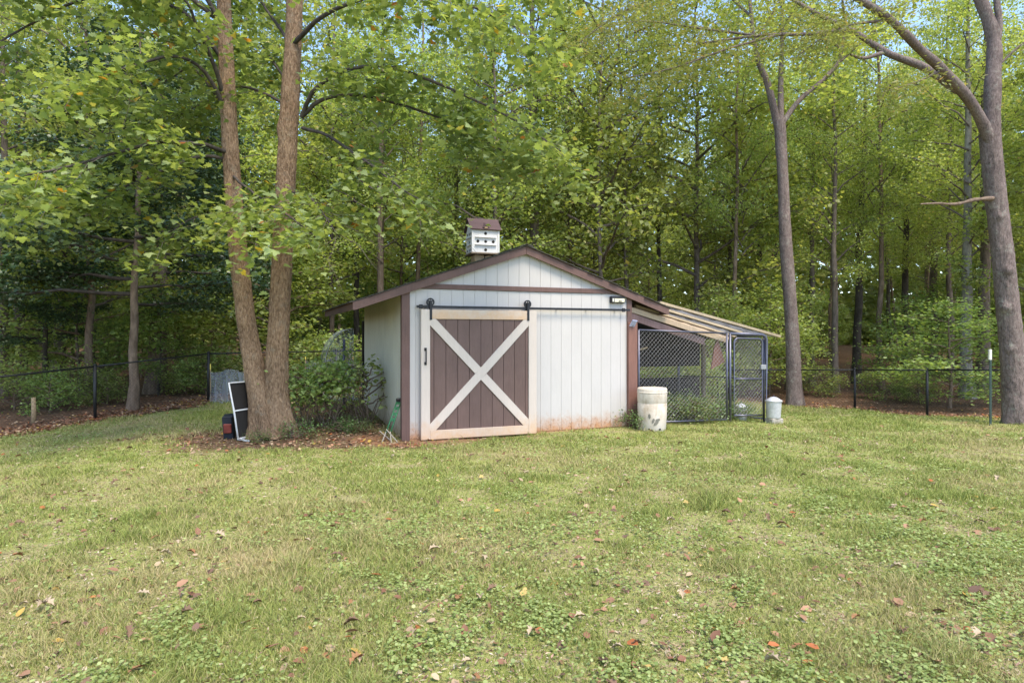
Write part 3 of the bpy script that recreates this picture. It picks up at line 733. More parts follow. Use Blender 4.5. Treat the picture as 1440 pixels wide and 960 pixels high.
def feeder(px, Y, z0, sc, label, nm, body_mat, block):
    p = gpt(px, Y); f = thing(nm, label, 'feeder', p, R(20))
    if block: MB().box(-.13, .15, -.12, .12, -.05, z0, .02).build('base_block', M['concrete'], f)
    MB().lathe([(.115 * sc, z0), (.12 * sc, z0 + .02), (.135 * sc, z0 + .3 * sc), (.138 * sc, z0 + .31 * sc)], 20).build('can', M[body_mat], f, True)
    MB().lathe([(.15 * sc, z0 + .30 * sc), (.15 * sc, z0 + .315 * sc), (.05 * sc, z0 + .375 * sc), (.02 * sc, z0 + .38 * sc)], 20).build('lid', M[body_mat], f, True)
    MB().tube([(-.02, 0, z0 + .375 * sc), (-.02, 0, z0 + .40 * sc), (.02, 0, z0 + .40 * sc), (.02, 0, z0 + .375 * sc)], .006, 6).build('knob', M['steel'], f)
    return f
feeder(1088, 13.1, .11, 1.12, 'shiny galvanised feeder can on a concrete block outside the kennel', 'poultry_feeder', 'galv', True)
q = P0 + U * 7.2 + V_ * .35; feeder(720 + F * q.x / q.y, q.y, .0, .95, 'weathered metal can on the ground behind the kennel gate', 'metal_can', 'galv', False)
# green steel post
p = gpt(1393, 13.0)
tp = thing('fence_post', 'green steel T-post with white tip standing alone in the lawn', 'post', p)
m_ = MB().box(-.022, .022, -.004, .004, -.15, 1.32); m_.box(-.004, .004, .0045, .035, -.15, 1.32); m_.build('post_body', M['tpost'], tp)
for k in range(22): MB().box(-.006, .006, -.011, -.0045, .1 + k * .055, .115 + k * .055).build('stud', M['tpost'], tp)
MB().box(-.024, .024, -.006, .038, 1.322, 1.53, .002).build('white_tip', M['white_tip'], tp)

# netting by the maple
def netting(px0, px1, Y0, Y1, h, label):
    a_, b_ = gpt(px0, Y0), gpt(px1, Y1); n_ = thing('garden_netting', label, 'netting', a_)
    V, Fc = [], []; nu, nv = 40, 10; d = (b_ - a_); nr = Vector((-d.y, d.x, 0)).normalized()
    for j in range(nv + 1):
        for i in range(nu + 1):
            u = i / nu; w_ = j / nv
            x, y = a_.x + d.x * u, a_.y + d.y * u
            off = nr * (.05 * math.sin(u * 19 + 2 * w_) + .03 * math.sin(u * 47 + 1))
            zt = h * (1 - .05 * math.sin(u * 9)) * w_
            V.append(tuple(Vector((x, y, gz1(x, y) + zt)) + off - a_))
    for j in range(nv):
        for i in range(nu): k = j * (nu + 1) + i; Fc.append((k, k + 1, k + nu + 2, k + nu + 1))
    m_ = MB(); m_.v = V; m_.f = Fc; m_.build('net', M['net'], n_, True)
    for u in (0, .8):
        s_ = d * u + nr * .07; st_ = MB().tube([s_ + Vector((0, 0, -.1)), s_ + Vector((0, 0, h + .02))], .012, 6).build('stake', M['stake'], n_)
        MB().tube([s_ + Vector((0, 0, h + .022)), s_ + Vector((0, 0, h + .16))], .013, 6).build('stake_tip', M['yellow_tip'], st_)
netting(293, 352, 14.9, 14.6, .74, 'grey garden netting on stakes behind the twin maple trunks')
netting(428, 512, 15.0, 14.9, .92, 'grey garden netting stretched behind the bush beside shed')
# hoop cover behind the shed corner
hp = P0 + U * -.36 + V_ * 4.3
hc = thing('hoop_cover', 'cloudy blue plastic hoop cover behind the shed side wall', 'plastic cover', (hp.x, hp.y, gz1(hp.x, hp.y) - .12), ROT)
pv, fc = [], []; nn = 20
for i in range(nn + 1):
    t = math.pi * .5 * i / nn
    for yy in (0, .9): pv.append((-.0 + .62 * math.sin(t) - .34, yy + .03 * math.sin(i * 2.3), 1.02 + .75 * math.cos(t) if False else .9 + .78 * math.sin(math.pi * .5 * i / nn) ** .8 * 1.0 if False else .92 + .8 * math.sin(t)))
pv = []
for i in range(nn + 1):
    t = math.pi * .5 * i / nn
    for yy in (0, 1.1): pv.append((-.42 + .62 * (1 - math.cos(t)), yy, 1.0 + .78 * math.sin(t)))
m_ = MB(); m_.v = pv; m_.f = [(2 * i, 2 * i + 2, 2 * i + 3, 2 * i + 1) for i in range(nn)]
m_.build('cover_sheet', M['plastic'], hc, True)
e = MB(); poly = [(pv[2 * i][0], pv[2 * i][2]) for i in range(nn + 1)] + [(.2, .0), (.0, .0), (-.02, 1.0)]
e.v = [(x, .012, z) for x, z in poly]; e.f = [tuple(range(len(poly)))]; e.build('end_sheet', M['plastic'], hc)
MB().tube([pv[2 * i] for i in range(nn + 1)], .010, 6).build('hoop', M['wire'], hc, True)
MB().tube([(-.02, -.02, -.05), (-.02, -.02, 1.55)], .03, 8).build('upright', M['steel'], hc, True)
MB().box(.36, .44, -.16, -.06, -.1, 1.95, .006).build('corner_upright', M['dark'], hc)
# white frame and dark crate leaning on the maple
p = gpt(346, 10.35)
wf = thing('leaning_frame', 'white metal frame with dark panel leaning against left maple trunk', 'frame', p, R(70))
fz = MB(); pl = [(-.28, -.10, .02), (-.28, -.02, .45), (-.28, .08, .88)]; pr = [(.28, -.10, .02), (.28, -.02, .45), (.28, .08, .88)]
fz.tube([pl[0], pl[1], pl[2], pr[2], pr[1], pr[0], pl[0]], .014, 8); fz.tube([pl[1], pr[1]], .012, 8); fz.build('frame_tube', M['white_metal'], wf, True)
m_ = MB(); m_.add([Vector(pl[0]) + Vector((.01, .01, .02)), Vector(pr[0]) + Vector((-.01, .01, .02)), Vector(pr[1]) + Vector((-.01, .01, 0)), Vector(pl[1]) + Vector((.01, .01, 0)), Vector(pr[2]) + Vector((-.01, .01, -.01)), Vector(pl[2]) + Vector((.01, .01, -.01))], [(0, 1, 2, 3), (3, 2, 4, 5)]); m_.build('fabric_panel', M['dark'], wf)
MB().bar((-.28, -.1, .02), (-.28, -.32, -.0), .03, .02).build('foot', M['white_metal'], wf); MB().bar((.28, -.1, .02), (.28, -.32, -.0), .03, .02).build('foot', M['white_metal'], wf)
p = gpt(322, 10.3)
cr = thing('plastic_crate', 'dark blue bin with a faded red patch beside the maple', 'bin', p, R(12))
MB().obox((0, 0, .17), (1, 0, .06), (0, 1, .12), .15, .2, .36, .012).build('bin_body', M['blue'], cr)
MB().obox((.005, -.135, .17), (1, 0, 0), (0, 1, .12), .12, .03, .15, .01).build('red_patch', M['red'], cr)
MB().obox((0, -.015, .355), (1, 0, .06), (0, 1, .12), .165, .215, .03, .01).build('rim', M['blue'], cr)
# green folded stand against the shed corner
p = P0 + U * -.16 + V_ * .12; gl = gz1(p.x, p.y)
gs = thing('folding_stand', 'green folded steel stand leaning against the front shed corner', 'stand', (p.x, p.y, gl), ROT)
top = Vector((.11, -.02, .62)); bot = Vector((-.10, -.16, .12))
for dx in (-.035, .035): MB().tube([bot + Vector((dx, 0, 0)), bot.lerp(top, .5) + Vector((dx, 0, 0)), top + Vector((dx, 0, 0))], .012, 8).build('side_tube', M['green'], gs, True)
for u in (.45, .62, .8, .97): c = bot.lerp(top, u); MB().bar(c + Vector((-.035, 0, 0)), c + Vector((.035, 0, 0)), .012, .05).build('cross_plate', M['green'], gs)
MB().obox(top + Vector((.01, 0, .03)), (1, 0, 0), (0, 1, .2), .11, .05, .06, .012).build('grip', M['black'], gs)
for a_, b_ in (((-.13, -.16, .16), (-.22, -.28, .0)), ((-.06, -.16, .16), (-.07, -.30, .0)), ((-.12, -.14, .2), (.03, -.3, .01)), ((-.2, .0, .16), (-.05, -.12, .02))):
    MB().tube([a_, b_], .009, 6).build('leg', M['tan_metal'], gs)
# stub stake beyond the left fence
p = gpt(47, 13.3); MB_s = MB().tube([(0, 0, -.1), (.01, 0, .25), (0, 0, .52)], [.05, .045, .04], 8)
props(MB_s.build('wooden_stake', M['stake'], None, True, p), 'short weathered wooden stake just beyond the black fence', 'stake')

# ------------------------------------------------------------------ leaves and trees
def norm(v): return v / (np.linalg.norm(v, axis=-1, keepdims=True) + 1e-9)
T_RHOMB = (np.array([(0, 0, 0), (.36, .42, .05), (1, 0, -.06), (.36, -.42, .05)]), [(0, 3, 2), (0, 2, 1)])
T_OVAL = (np.array([(0, 0, 0), (.25, .3, .05), (.65, .27, .03), (1, 0, -.08), (.65, -.27, .03), (.25, -.3, .05)]), [(0, 5, 4, 3), (0, 3, 2, 1)])
T_NARROW = (np.array([(0, 0, 0), (.4, .16, .03), (1, 0, -.05), (.4, -.16, .03)]), [(0, 3, 2), (0, 2, 1)])
def maple_template():
    half = [(.02, 0), (.0, .12), (-.10, .30), (.12, .28), (.16, .52), (.33, .36), (.50, .47), (.55, .22), (.75, .20), (1.0, 0)]
    up = half; lo = [(x, -y) for x, y in half[1:-1]][::-1]
    P = [(x, y, .10 * abs(y) - .10 * x * x) for x, y in up + lo]; c = len(P); P.append((.38, 0, -.01))
    return np.array(P), [(c, i, (i + 1) % (c)) for i in range(c)][::1]
T_MAPLE = maple_template()
def oak_template():
    half = [(0, .0), (.12, .05), (.2, .2), (.32, .1), (.45, .3), (.55, .12), (.72, .26), (.78, .1), (1, 0)]
    P = [(x, y, .25 * abs(y) + .12 * math.sin(x * 3)) for x, y in half + [(x, -y) for x, y in half[1:-1]][::-1]]; c = len(P); P.append((.5, 0, .1))
    return np.array(P), [(c, i, (i + 1) % c) for i in range(c)]
T_OAK = oak_template()
T_ROUND = (np.array([(math.cos(t) * .5, math.sin(t) * .5, .06 * (k % 2)) for k, t in enumerate(np.linspace(0, 2 * math.pi, 7)[:-1])]), [(0, 1, 2, 3, 4, 5)])

def basis(n, d):
    n = norm(n); d = norm(d - (d * n).sum(1, keepdims=True) * n); b = np.cross(n, d); return d, b, n
def leaf_mesh(name, P, N, D, S, tmpl, c):
    T, Fs = tmpl; d, b, n = basis(N, D); k = len(T)
    V = P[:, None] + S[:, None, None] * (T[None, :, 0:1] * d[:, None] + T[None, :, 1:2] * b[:, None] + T[None, :, 2:3] * n[:, None])
    groups = {}
    for f in Fs: groups.setdefault(len(f), []).append(f)
    off = (np.arange(len(P)) * k)[:, None, None]
    G_ = [(off + np.array(fs)[None]).reshape(-1, m) for m, fs in groups.items()]
    if c.ndim == 1: c = np.stack([c, c, c], 1)
    return np_mesh(name, V.reshape(-1, 3), G_, np.repeat(c, k, 0))

def np_tubes(name, paths, smooth=True):
    """list of (pts (m,3), radii (m), sides)"""
    Vs, Fs, off = [], [], 0
    for P, rd, n in paths:
        P = np.asarray(P, float); rd = np.asarray(rd, float); m = len(P)
        d = norm(np.gradient(P, axis=0)); ref = np.array([0, 0, 1.]) if abs(d.mean(0)[2]) < .85 else np.array([1., 0, 0])
        x = norm(np.cross(np.broadcast_to(ref, d.shape), d)); y = np.cross(d, x)
        t = np.linspace(0, 2 * np.pi, n, endpoint=False)
        Vs.append((P[:, None] + rd[:, None, None] * (np.cos(t)[None, :, None] * x[:, None] + np.sin(t)[None, :, None] * y[:, None])).reshape(-1, 3))
        i = np.arange(m - 1)[:, None] * n; k = np.arange(n)[None]; k2 = (k + 1) % n
        Fs.append(np.stack([i + k, i + k2, i + n + k2, i + n + k], -1).reshape(-1, 4) + off); off += m * n
    return np_mesh(name, np.vstack(Vs), [np.vstack(Fs)], None, smooth)

def trunk_relief(name, path, rads, sides=40, rings=160, seed=0, flare=.0, amp=.05, knots=()):
    """near trunk: real ridged bark relief and root flare; path in local metres"""
    P = catmull(path, rings); rd = np.interp(np.linspace(0, 1, rings), np.linspace(0, 1, len(rads)), rads)
    d = norm(np.gradient(P, axis=0)); ref = np.array([1., 0, 0])
    x = norm(ref - (d @ ref)[:, None] * d); y = np.cross(d, x)
    t = np.linspace(0, 2 * np.pi, sides, endpoint=False); L = np.concatenate([[0], np.cumsum(np.linalg.norm(np.diff(P, axis=0), axis=1))])
    TT, LL = np.meshgrid(t, L); cx, sx = np.cos(TT), np.sin(TT)
    nz = fbm(TT * 5.2 + 10 * seed + .4 * np.sin(LL * 3), LL * 2.2, 2.2, 60 + seed, 3) - .5
    lump = fbm(cx * 1.2 + 5, LL * .8 + sx * 1.2, 1., 70 + seed, 2) - .5
    rr = rd[:, None] * (1 + amp * 2.2 * nz + .16 * lump)
    if flare: rr = rr * (1 + flare * np.exp(-LL / .36) * (.75 + .55 * np.sin(TT * 5 + seed) * np.exp(-LL / .5)))
    for (kl, kt, ks, kh) in knots:
        dt_ = np.angle(np.exp(1j * (TT - kt))); rr = rr * (1 + kh * np.exp(-((LL - kl) / ks) ** 2 - (dt_ * rd[:, None] / ks) ** 2))
    V = P[:, None] + rr[..., None] * (cx[..., None] * x[:, None] + sx[..., None] * y[:, None])
    n_ = sides; i = np.arange(rings - 1)[:, None] * n_; k = np.arange(n_)[None]; k2 = (k + 1) % n_
    return np_mesh(name, V.reshape(-1, 3), [np.stack([i + k, i + k2, i + n_ + k2, i + n_ + k], -1).reshape(-1, 4)], None, True)

def make_crown(seed, h, lo, Rr, nbr, nleaf, size, flat=.5, tmpl=T_RHOMB, up=.5, top=.35, droop=.0, mat='leaf_a', sub=6):
    """returns (branch mesh, leaf mesh): limbs, side branches, and leaves in sprays along them"""
    r = np.random.default_rng(seed); paths = []; segs = []
    for i in range(nbr):
        u = (i + r.random()) / nbr; z0 = lo + (h - lo) * u * .94
        az = i * 2.4 + r.normal(0, .4)
        prof = (np.sin(np.pi * np.clip(.12 + .88 * u, 0, 1)) ** .6) * (1 - u * (1 - top)) if up > .2 else (1 - .75 * u)
        ln = Rr * prof * r.uniform(.7, 1.15) + .25
        dirv = np.array([math.cos(az), math.sin(az), 0])
        el = up * r.uniform(.6, 1.3)
        tt = np.linspace(0, 1, 6)
        side = np.array([-dirv[1], dirv[0], 0]) * r.normal(0, .12)
        P = np.array([[0, 0, z0]]) + ln * (tt[:, None] * dirv + (tt ** 1.6)[:, None] * side) + np.stack([0 * tt, 0 * tt, ln * (el * tt - (.35 * el + droop) * tt ** 2)], 1)
        P[1:] += r.normal(0, .03 * ln ** .5, (5, 3))
        rb = .012 + .011 * ln; paths.append((P, np.linspace(rb, rb * .25, 6), 5))
        segs.append((P[2:], 1.0 * ln))
        for j in range(sub):
            f = .25 + .75 * (j + r.random()) / sub; k = min(int(f * 5), 4); p0 = P[k] + (P[k + 1] - P[k]) * (f * 5 - k)
            a2 = az + (1 if j % 2 else -1) * r.uniform(.5, 1.2); l2 = ln * r.uniform(.25, .5) * (1.15 - f * .5)
            d2 = np.array([math.cos(a2), math.sin(a2), r.normal(.05, .18) + .15 * up - droop * .5])
            t2 = np.linspace(0, 1, 4); Q = p0 + l2 * t2[:, None] * d2 - np.stack([0 * t2, 0 * t2, .1 * l2 * t2 ** 2], 1)
            paths.append((Q, np.linspace(rb * .4, rb * .12, 4), 3)); segs.append((Q, 1.4 * l2))
    wts = np.array([s[1] for s in segs]); wts = wts / wts.sum()
    idx = r.choice(len(segs), nleaf, p=wts)
    SP = [s[0] for s in segs]; f = np.sqrt(r.random(nleaf)); Pt = np.empty((nleaf, 3))
    for i, P in enumerate(SP):
        w = np.where(idx == i)[0]
        if len(w):
            m = len(P) - 1; g = f[w] * m; k = np.minimum(g.astype(int), m - 1); Pt[w] = P[k] + (P[k + 1] - P[k]) * (g - k)[:, None]
    sg = .12 + .05 * Rr
    Pt += r.normal(0, 1, (nleaf, 3)) * np.array([sg, sg, sg * flat])
    az = r.random(nleaf) * 2 * np.pi
    D = np.stack([np.cos(az), np.sin(az), r.normal(-.25, .25, nleaf)], 1)
    N = np.stack([r.normal(0, .75, nleaf), r.normal(0, .75, nleaf), np.ones(nleaf)], 1)
    S = size * r.uniform(.5, 1.4, nleaf)
    return np_tubes('branches', paths), leaf_mesh('crown', Pt, N, D, S, tmpl, r.random(nleaf))

PROTO = {}
def proto(key, mat, bark, **kw):
    lst = []
    for s in kw.pop('seeds'):
        b_, c_ = make_crown(s, **kw); b_.materials.append(M[bark]); c_.materials.append(M[mat]); lst.append((b_, c_))
    PROTO[key] = (lst, kw['h'])
proto('tall', 'leaf_a', 'bark_grey', seeds=(11, 12, 13), h=20, lo=5.5, Rr=4.2, nbr=34, nleaf=16000, size=.125, flat=.75, up=.75)
proto('mid', 'leaf_a', 'bark_grey', seeds=(21, 22, 23), h=11, lo=2.0, Rr=3.3, nbr=30, nleaf=13000, size=.105, flat=.7, up=.55)
proto('sapling', 'leaf_under_shaded', 'bark_tan', seeds=(31, 32), h=4.6, lo=.5, Rr=1.9, nbr=20, nleaf=6500, size=.085, flat=.6, up=.4)
proto('holly', 'leaf_dark', 'bark_dark', seeds=(41, 42), h=8.5, lo=2.1, Rr=3.0, nbr=26, nleaf=22000, size=.085, flat=.28, tmpl=T_RHOMB, up=.12, droop=.06)
proto('shrub', 'leaf_under_shaded', 'bark_tan', seeds=(51, 52), h=1.5, lo=.05, Rr=1.0, nbr=16, nleaf=2400, size=.08, flat=.8, up=.6)
proto('weed', 'leaf_weed', 'bark_tan', seeds=(61, 62), h=.6, lo=.02, Rr=.42, nbr=12, nleaf=900, size=.05, flat=.9, up=.7, sub=3)

def add_crown(root, key, var, sc, rz, z0=0, ob=(0, 0)):
    b_, c_ = PROTO[key][0][var % len(PROTO[key][0])]
    for nm, m_ in (('branches', b_), ('crown', c_)):
        o = put(nm, m_, None, root, (ob[0], ob[1], z0)); o['kind'] = 'stuff'; o.scale = (sc[0], sc[0], sc[1]); o.rotation_euler = (0, 0, rz)
def forest_tree(x, y, label, key, var, dia, H, bark, lean=(0, 0), group=None, name='woodland_tree', wide=1., cat='tree', crown=True, bend=0):
    z = gz1(x, y); root = thing(name, label, cat, (x, y, z - .05), 0, group)
    ph = PROTO[key][1]; sc = H / ph
    nr = 14; tt = np.linspace(0, 1, nr); r = np.random.default_rng(int(abs(x * 91 + y * 37)) + 5)
    wob = np.cumsum(r.normal(0, .035, (nr, 2)), 0) * (1 - .0 * tt[:, None]) * (H / 20 + .3)
    P = np.stack([lean[0] * tt * H + wob[:, 0] + bend * np.sin(tt * 3.1), lean[1] * tt * H + wob[:, 1], tt * H * .97], 1)
    rd = dia / 2 * (1 - .82 * tt) * (1 + .45 * np.exp(-tt * H / .35)); rd[-1] = .012
    m_ = np_tubes('trunk', [(P, rd, 12)]); put('trunk', m_, M[bark], root)
    if crown: add_crown(root, key, var, (sc * wide, sc), r.random() * 6.28, 0, (lean[0] * H * .45, lean[1] * H * .45))
    return root

# --- trees that can be told apart, set out by the place of their trunks
def tx(px, Y): return (px - 720) / F * Y
LT = [  # px, Y, dia px, height, proto, bark, lean, wide, label
    (3, 17.5, 14, 13, 'tall', 'bark_grey', (.0, 0), .9, 'grey woodland trunk beyond the fence at the far end of the holly row'),
    (28, 20, 15, 14, 'tall', 'bark_dark', (.0, 0), .9, 'dark straight trunk beyond the fence beside the grey one'),
    (80, 22, 16, 15, 'tall', 'bark_grey', (.06, 0), .9, 'grey trunk leaning slightly right in the wood past the stake'),
    (122, 16.2, 11, 12, 'mid', 'bark_tan', (.0, 0), .8, 'slim brown trunk standing right behind the black fence post'),
    (152, 24, 14, 14, 'tall', 'bark_dark', (.0, 0), .9, 'dark trunk in the shade between slim brown trunk and holly'),
    (463, 23, 8, 15, 'mid', 'bark_grey', (.01, 0), .9, 'thin grey trunk seen between the maple and the shed'),
    (535, 21, 12, 14, 'tall', 'bark_tan', (.012, 0), .95, 'brown trunk rising behind the left eave of the shed'),
    (752, 23, 17, 18, 'tall', 'bark_grey', (.0, 0), .9, 'stout grey tree rising behind the shed ridge'),
    (845, 22, 7, 17, 'mid', 'bark_grey', (.004, 0), .85, 'slender straight pole-like tree behind the right roof slope'),
    (985, 24, 10, 16, 'mid', 'bark_grey', (-.02, 0), 1.0, 'grey tree with spreading limbs behind the lean-to roof'),
    (1010, 25, 7, 12, 'mid', 'bark_dark', (.10, 0), .8, 'thin leaning stem growing behind the lean-to battens'),
    (1064, 28, 10, 15, 'tall', 'bark_dark', (.0, 0), .85, 'dark straight trunk beside the forked grey tree'),
    (1173, 22, 10, 13, 'tall', 'bark_grey', (-.008, 0), .8, 'thin grey trunk standing right of the forked tree'),
    (1204, 25, 12, 14, 'tall', 'bark_dark', (.0, 0), .85, 'dark bare trunk in the wood behind the right fence'),
    (1273, 27, 11, 14, 'tall', 'bark_dark', (.008, 0), .85, 'dark slim trunk behind the layered green sapling'),
    (1308, 29, 13, 14, 'tall', 'bark_grey', (.02, 0), .85, 'grey trunk with a slight kink deep in the right wood'),
    (1362, 20, 16, 14, 'tall', 'bark_pale', (.005, 0), .85, 'pale lichen-grey trunk just behind the big oak'),
    (1384, 21.5, 17, 15, 'tall', 'bark_grey', (.0, 0), .85, 'mossy grey trunk close behind the big oak'),
]
for i, (px, Y, w, H, key, bark, lean, wide, lab) in enumerate(LT):
    forest_tree(tx(px, Y), Y, lab, key, i, w * Y / F, H, bark, lean, None, 'woodland_tree', wide)
for i, (px, Y, w, H, bark, lean) in enumerate([(395, 24, 8, 17, 'bark_grey', .01), (500, 25, 9, 18, 'bark_dark', -.01), (588, 24, 8, 17, 'bark_tan', .0), (640, 26, 9, 18, 'bark_grey', .012), (700, 25, 8, 17, 'bark_dark', -.012),
        (800, 25, 9, 18, 'bark_tan', .015), (885, 23, 8, 16, 'bark_grey', -.01), (925, 25, 8, 17, 'bark_dark', .0), (1040, 22, 7, 16, 'bark_tan', .012), (1140, 24, 8, 17, 'bark_grey', .0), (1240, 23, 8, 17, 'bark_tan', -.006), (1335, 25, 9, 17, 'bark_grey', .01), (250, 24, 10, 17, 'bark_grey', .0), (345, 25, 9, 18, 'bark_tan', .01)]):
    forest_tree(tx(px, Y), Y, 'slim bare-stemmed tree among the thin trunks behind the fence', 'tall', i, w * Y / F, H, bark, (lean, 0), 'slim trunks behind the fence', 'woodland_tree', .6)
# hollies / dark evergreens on the left
forest_tree(tx(187, 14.3), 14.3, 'tan forked holly trunk with dark layered foliage behind the fence', 'holly', 0, .20, 8.8, 'bark_tan', (.01, 0), None, 'holly_tree', 1.0)
forest_tree(tx(221, 18), 18, 'thick tan evergreen trunk with dark drooping layers behind the fence', 'holly', 1, .50, 11, 'bark_tan', (.0, 0), None, 'evergreen_tree', .95)
forest_tree(tx(60, 17), 17, 'small dark holly filling the shade near the wooden stake', 'holly', 0, .16, 5.6, 'bark_dark', (0, 0), None, 'holly_tree', .9)

# --- forked grey tree by the right fence
def world_path(pts): return [np.array(at(*p)) for p in pts]
def spray(paths, nleaf, size, tmpl, seed, sig=.22, zdrop=.1, n_twig=6, twl=.9, tr=.006, flat=.6, mode='side'):
    """twigs off the outer part of branch paths plus leaves along them; world coords"""
    r = np.random.default_rng(seed); tw = []; segs = []
    for P in paths:
        P = np.asarray(P); L = np.concatenate([[0], np.cumsum(np.linalg.norm(np.diff(P, axis=0), axis=1))]); tot = L[-1]
        nt = max(3, int(n_twig * tot))
        for j in range(nt):
            f = r.uniform(.18, 1.0) * tot; k = min(np.searchsorted(L, f), len(P) - 1); k = max(k, 1)
            p0 = P[k - 1] + (P[k] - P[k - 1]) * ((f - L[k - 1]) / (L[k] - L[k - 1] + 1e-9))
            d = norm(P[k] - P[k - 1]); q = norm(np.cross(d, [0, 0, 1])) * (1 if r.random() < .5 else -1)
            dv = norm(d * r.uniform(.2, 1.) + q * r.uniform(.3, 1.1) + np.array([0, 0, r.normal(0, .25)]))
            ln = twl * r.uniform(.4, 1.2); t = np.linspace(0, 1, 5)
            Q = p0 + ln * t[:, None] * dv - np.stack([0 * t, 0 * t, zdrop * ln * t ** 2], 1) + np.vstack([[0, 0, 0], r.normal(0, .03, (4, 3))])
            tw.append((Q, np.linspace(tr, tr * .4, 5), 3)); segs.append(Q)
    idx = r.integers(0, len(segs), nleaf); A_ = np.array(segs); g = np.sqrt(r.random(nleaf)) * 4; k = np.minimum(g.astype(int), 3)
    Pt = A_[idx, k] + (A_[idx, k + 1] - A_[idx, k]) * (g - k)[:, None] + r.normal(0, 1, (nleaf, 3)) * np.array([sig, sig, sig * flat])
    Pt[:, 2] -= abs(r.normal(0, .05, nleaf))
    dd = norm(A_[idx, k + 1] - A_[idx, k]); az = r.random(nleaf) * 6.283
    D = dd * .6 + np.stack([np.cos(az), np.sin(az), r.normal(-.5, .3, nleaf)], 1)
    N = np.stack([r.normal(0, .5, nleaf), r.normal(0, .5, nleaf), np.ones(nleaf)], 1)
    S = size * r.uniform(.55, 1.25, nleaf)
    return tw, Pt, N, D, S
Yt = 18.6
bx = at(1118, 569, Yt); bx.z = gz1(bx.x, bx.y) - .05
ft = thing('forked_tree', 'tall grey tree forking high above the kennel end by the fence', 'tree', bx)
b0 = np.array(bx)
main = [b0, np.array(at(1113, 450, Yt)), np.array(at(1105, 340, Yt)), np.array(at(1101, 250, Yt)), np.array(at(1096, 170, Yt))]
put('trunk', trunk_relief('trunk', [p - b0 for p in main], [.215, .18, .17, .145, .155], 32, 160, 3, .35, .06), M['bark_oak'], ft)
limbs = [[(1093, 175, Yt), (1080, 120, Yt - .2), (1066, 85, Yt - .4), (1058, 40, Yt - .6), (1050, -60, Yt - .6)],
         [(1098, 175, Yt), (1098, 110, Yt + .3), (1100, 40, Yt + .5), (1098, -80, Yt + .6)],
         [(1101, 172, Yt), (1125, 140, Yt + .1), (1160, 110, Yt + .3), (1182, 80, Yt + .5), (1190, 20, Yt + .8)]]
lp = []
for i, l in enumerate(limbs):
    P = catmull(world_path(l), 16); lp.append(P); put('branch', np_tubes('branch', [(P - b0, np.linspace((.11, .095, .08)[i], .035, 16), 10)]), M['bark_oak'], ft)
ext = [P[-1] + np.array([0, 0, z]) + np.array([math.cos(a_) * 2.4, math.sin(a_) * 2.4, .8]) for P in lp for z, a_ in ((0, 0.3), (.6, 2.2), (1.2, 4.1))]
tips = [np.linspace(lp[i // 3][10 + (i % 3) * 2], ext[i], 6) for i in range(9)]
tw, Pt, N, D, S = spray(lp + tips, 9000, .13, T_RHOMB, 77, .35, .1, 3, 1.3, .007)
props(put('branches', np_tubes('branches', [(t[0] - b0, t[1], t[2]) for t in tw] + [(t - b0, np.linspace(.04, .01, 6), 5) for t in tips]), M['bark_grey'], ft), kind='stuff')
put('crown', leaf_mesh('crown', Pt - b0, N, D, S, T_RHOMB, rng.random(len(Pt))), M['leaf_a'], ft)

# --- big oak on the right
Yo = 13.3
bx = at(1432, 592, Yo); bx.z = gz1(bx.x, bx.y) - .06; b0 = np.array(bx)
oak = thing('oak_tree', 'large grey oak leaning over the lawn with long arching limbs', 'tree', bx)
main = [b0, np.array(at(1421, 470, Yo)), np.array(at(1411, 370, Yo)), np.array(at(1401, 280, Yo)), np.array(at(1392, 190, Yo))]
put('trunk', trunk_relief('trunk', [p - b0 for p in main], [.25, .215, .195, .185, .185], 56, 300, 4, .3, .075,
    knots=((2.45, 3.9, .10, .35), (3.2, 4.4, .09, .3), (4.3, 4.2, .08, .22), (1.6, 4.0, .08, .15))), M['bark_oak'], oak)
ol = [[(1394, 215, Yo), (1396, 120, Yo), (1398, 60, Yo + .1), (1385, 15, Yo + .1), (1366, -30, Yo + .1), (1350, -120, Yo + .3)],
      [(1398, 75, Yo + .1), (1405, 35, Yo + .2), (1400, -20, Yo + .3), (1402, -120, Yo + .5)],
      [(1399, 262, Yo), (1392, 200, Yo - .05), (1366, 145, Yo - .3), (1325, 98, Yo - .7), (1292, 68, Yo - 1), (1252, 28, Yo - 1.3), (1195, -8, Yo - 1.6), (1100, -60, Yo - 2)],
      [(1348, 128, Yo - .4), (1300, 95, Yo - .3), (1250, 76, Yo - .2), (1212, 52, Yo - .1), (1194, 42, Yo), (1140, 48, Yo + .1), (1070, 50, Yo + .2), (980, 62, Yo + .3)],
      [(1194, 42, Yo), (1150, 20, Yo + .1), (1090, -10, Yo + .2), (1000, -25, Yo + .4)],
      [(1240, 75, Yo - .2), (1215, 82, Yo - .3), (1196, 77, Yo - .4)]]
orad = [(.165, .085), (.075, .05), (.12, .05), (.085, .02), (.05, .02), (.045, .02)]
op = []
for l, (r0, r1) in zip(ol, orad):
    P = catmull(world_path(l), 26); op.append(P)
    rr = np.linspace(r0, r1, 26) * (1 + .06 * np.sin(np.arange(26) * 1.7)); put('branch', np_tubes('branch', [(P - b0, rr, 12)]), M['bark_oak'], oak)
db = catmull(world_path([(1396, 279, Yo - .1), (1370, 281, Yo - .35), (1345, 287, Yo - .6), (1318, 286, Yo - .8), (1294, 287, Yo - 1)]), 14)
put('dead_branch', np_tubes('dead_branch', [(db - b0, np.linspace(.045, .012, 14) * (1 + .22 * np.sin(np.arange(14) * 2.2)), 8)]), M['bark_tan'], oak)
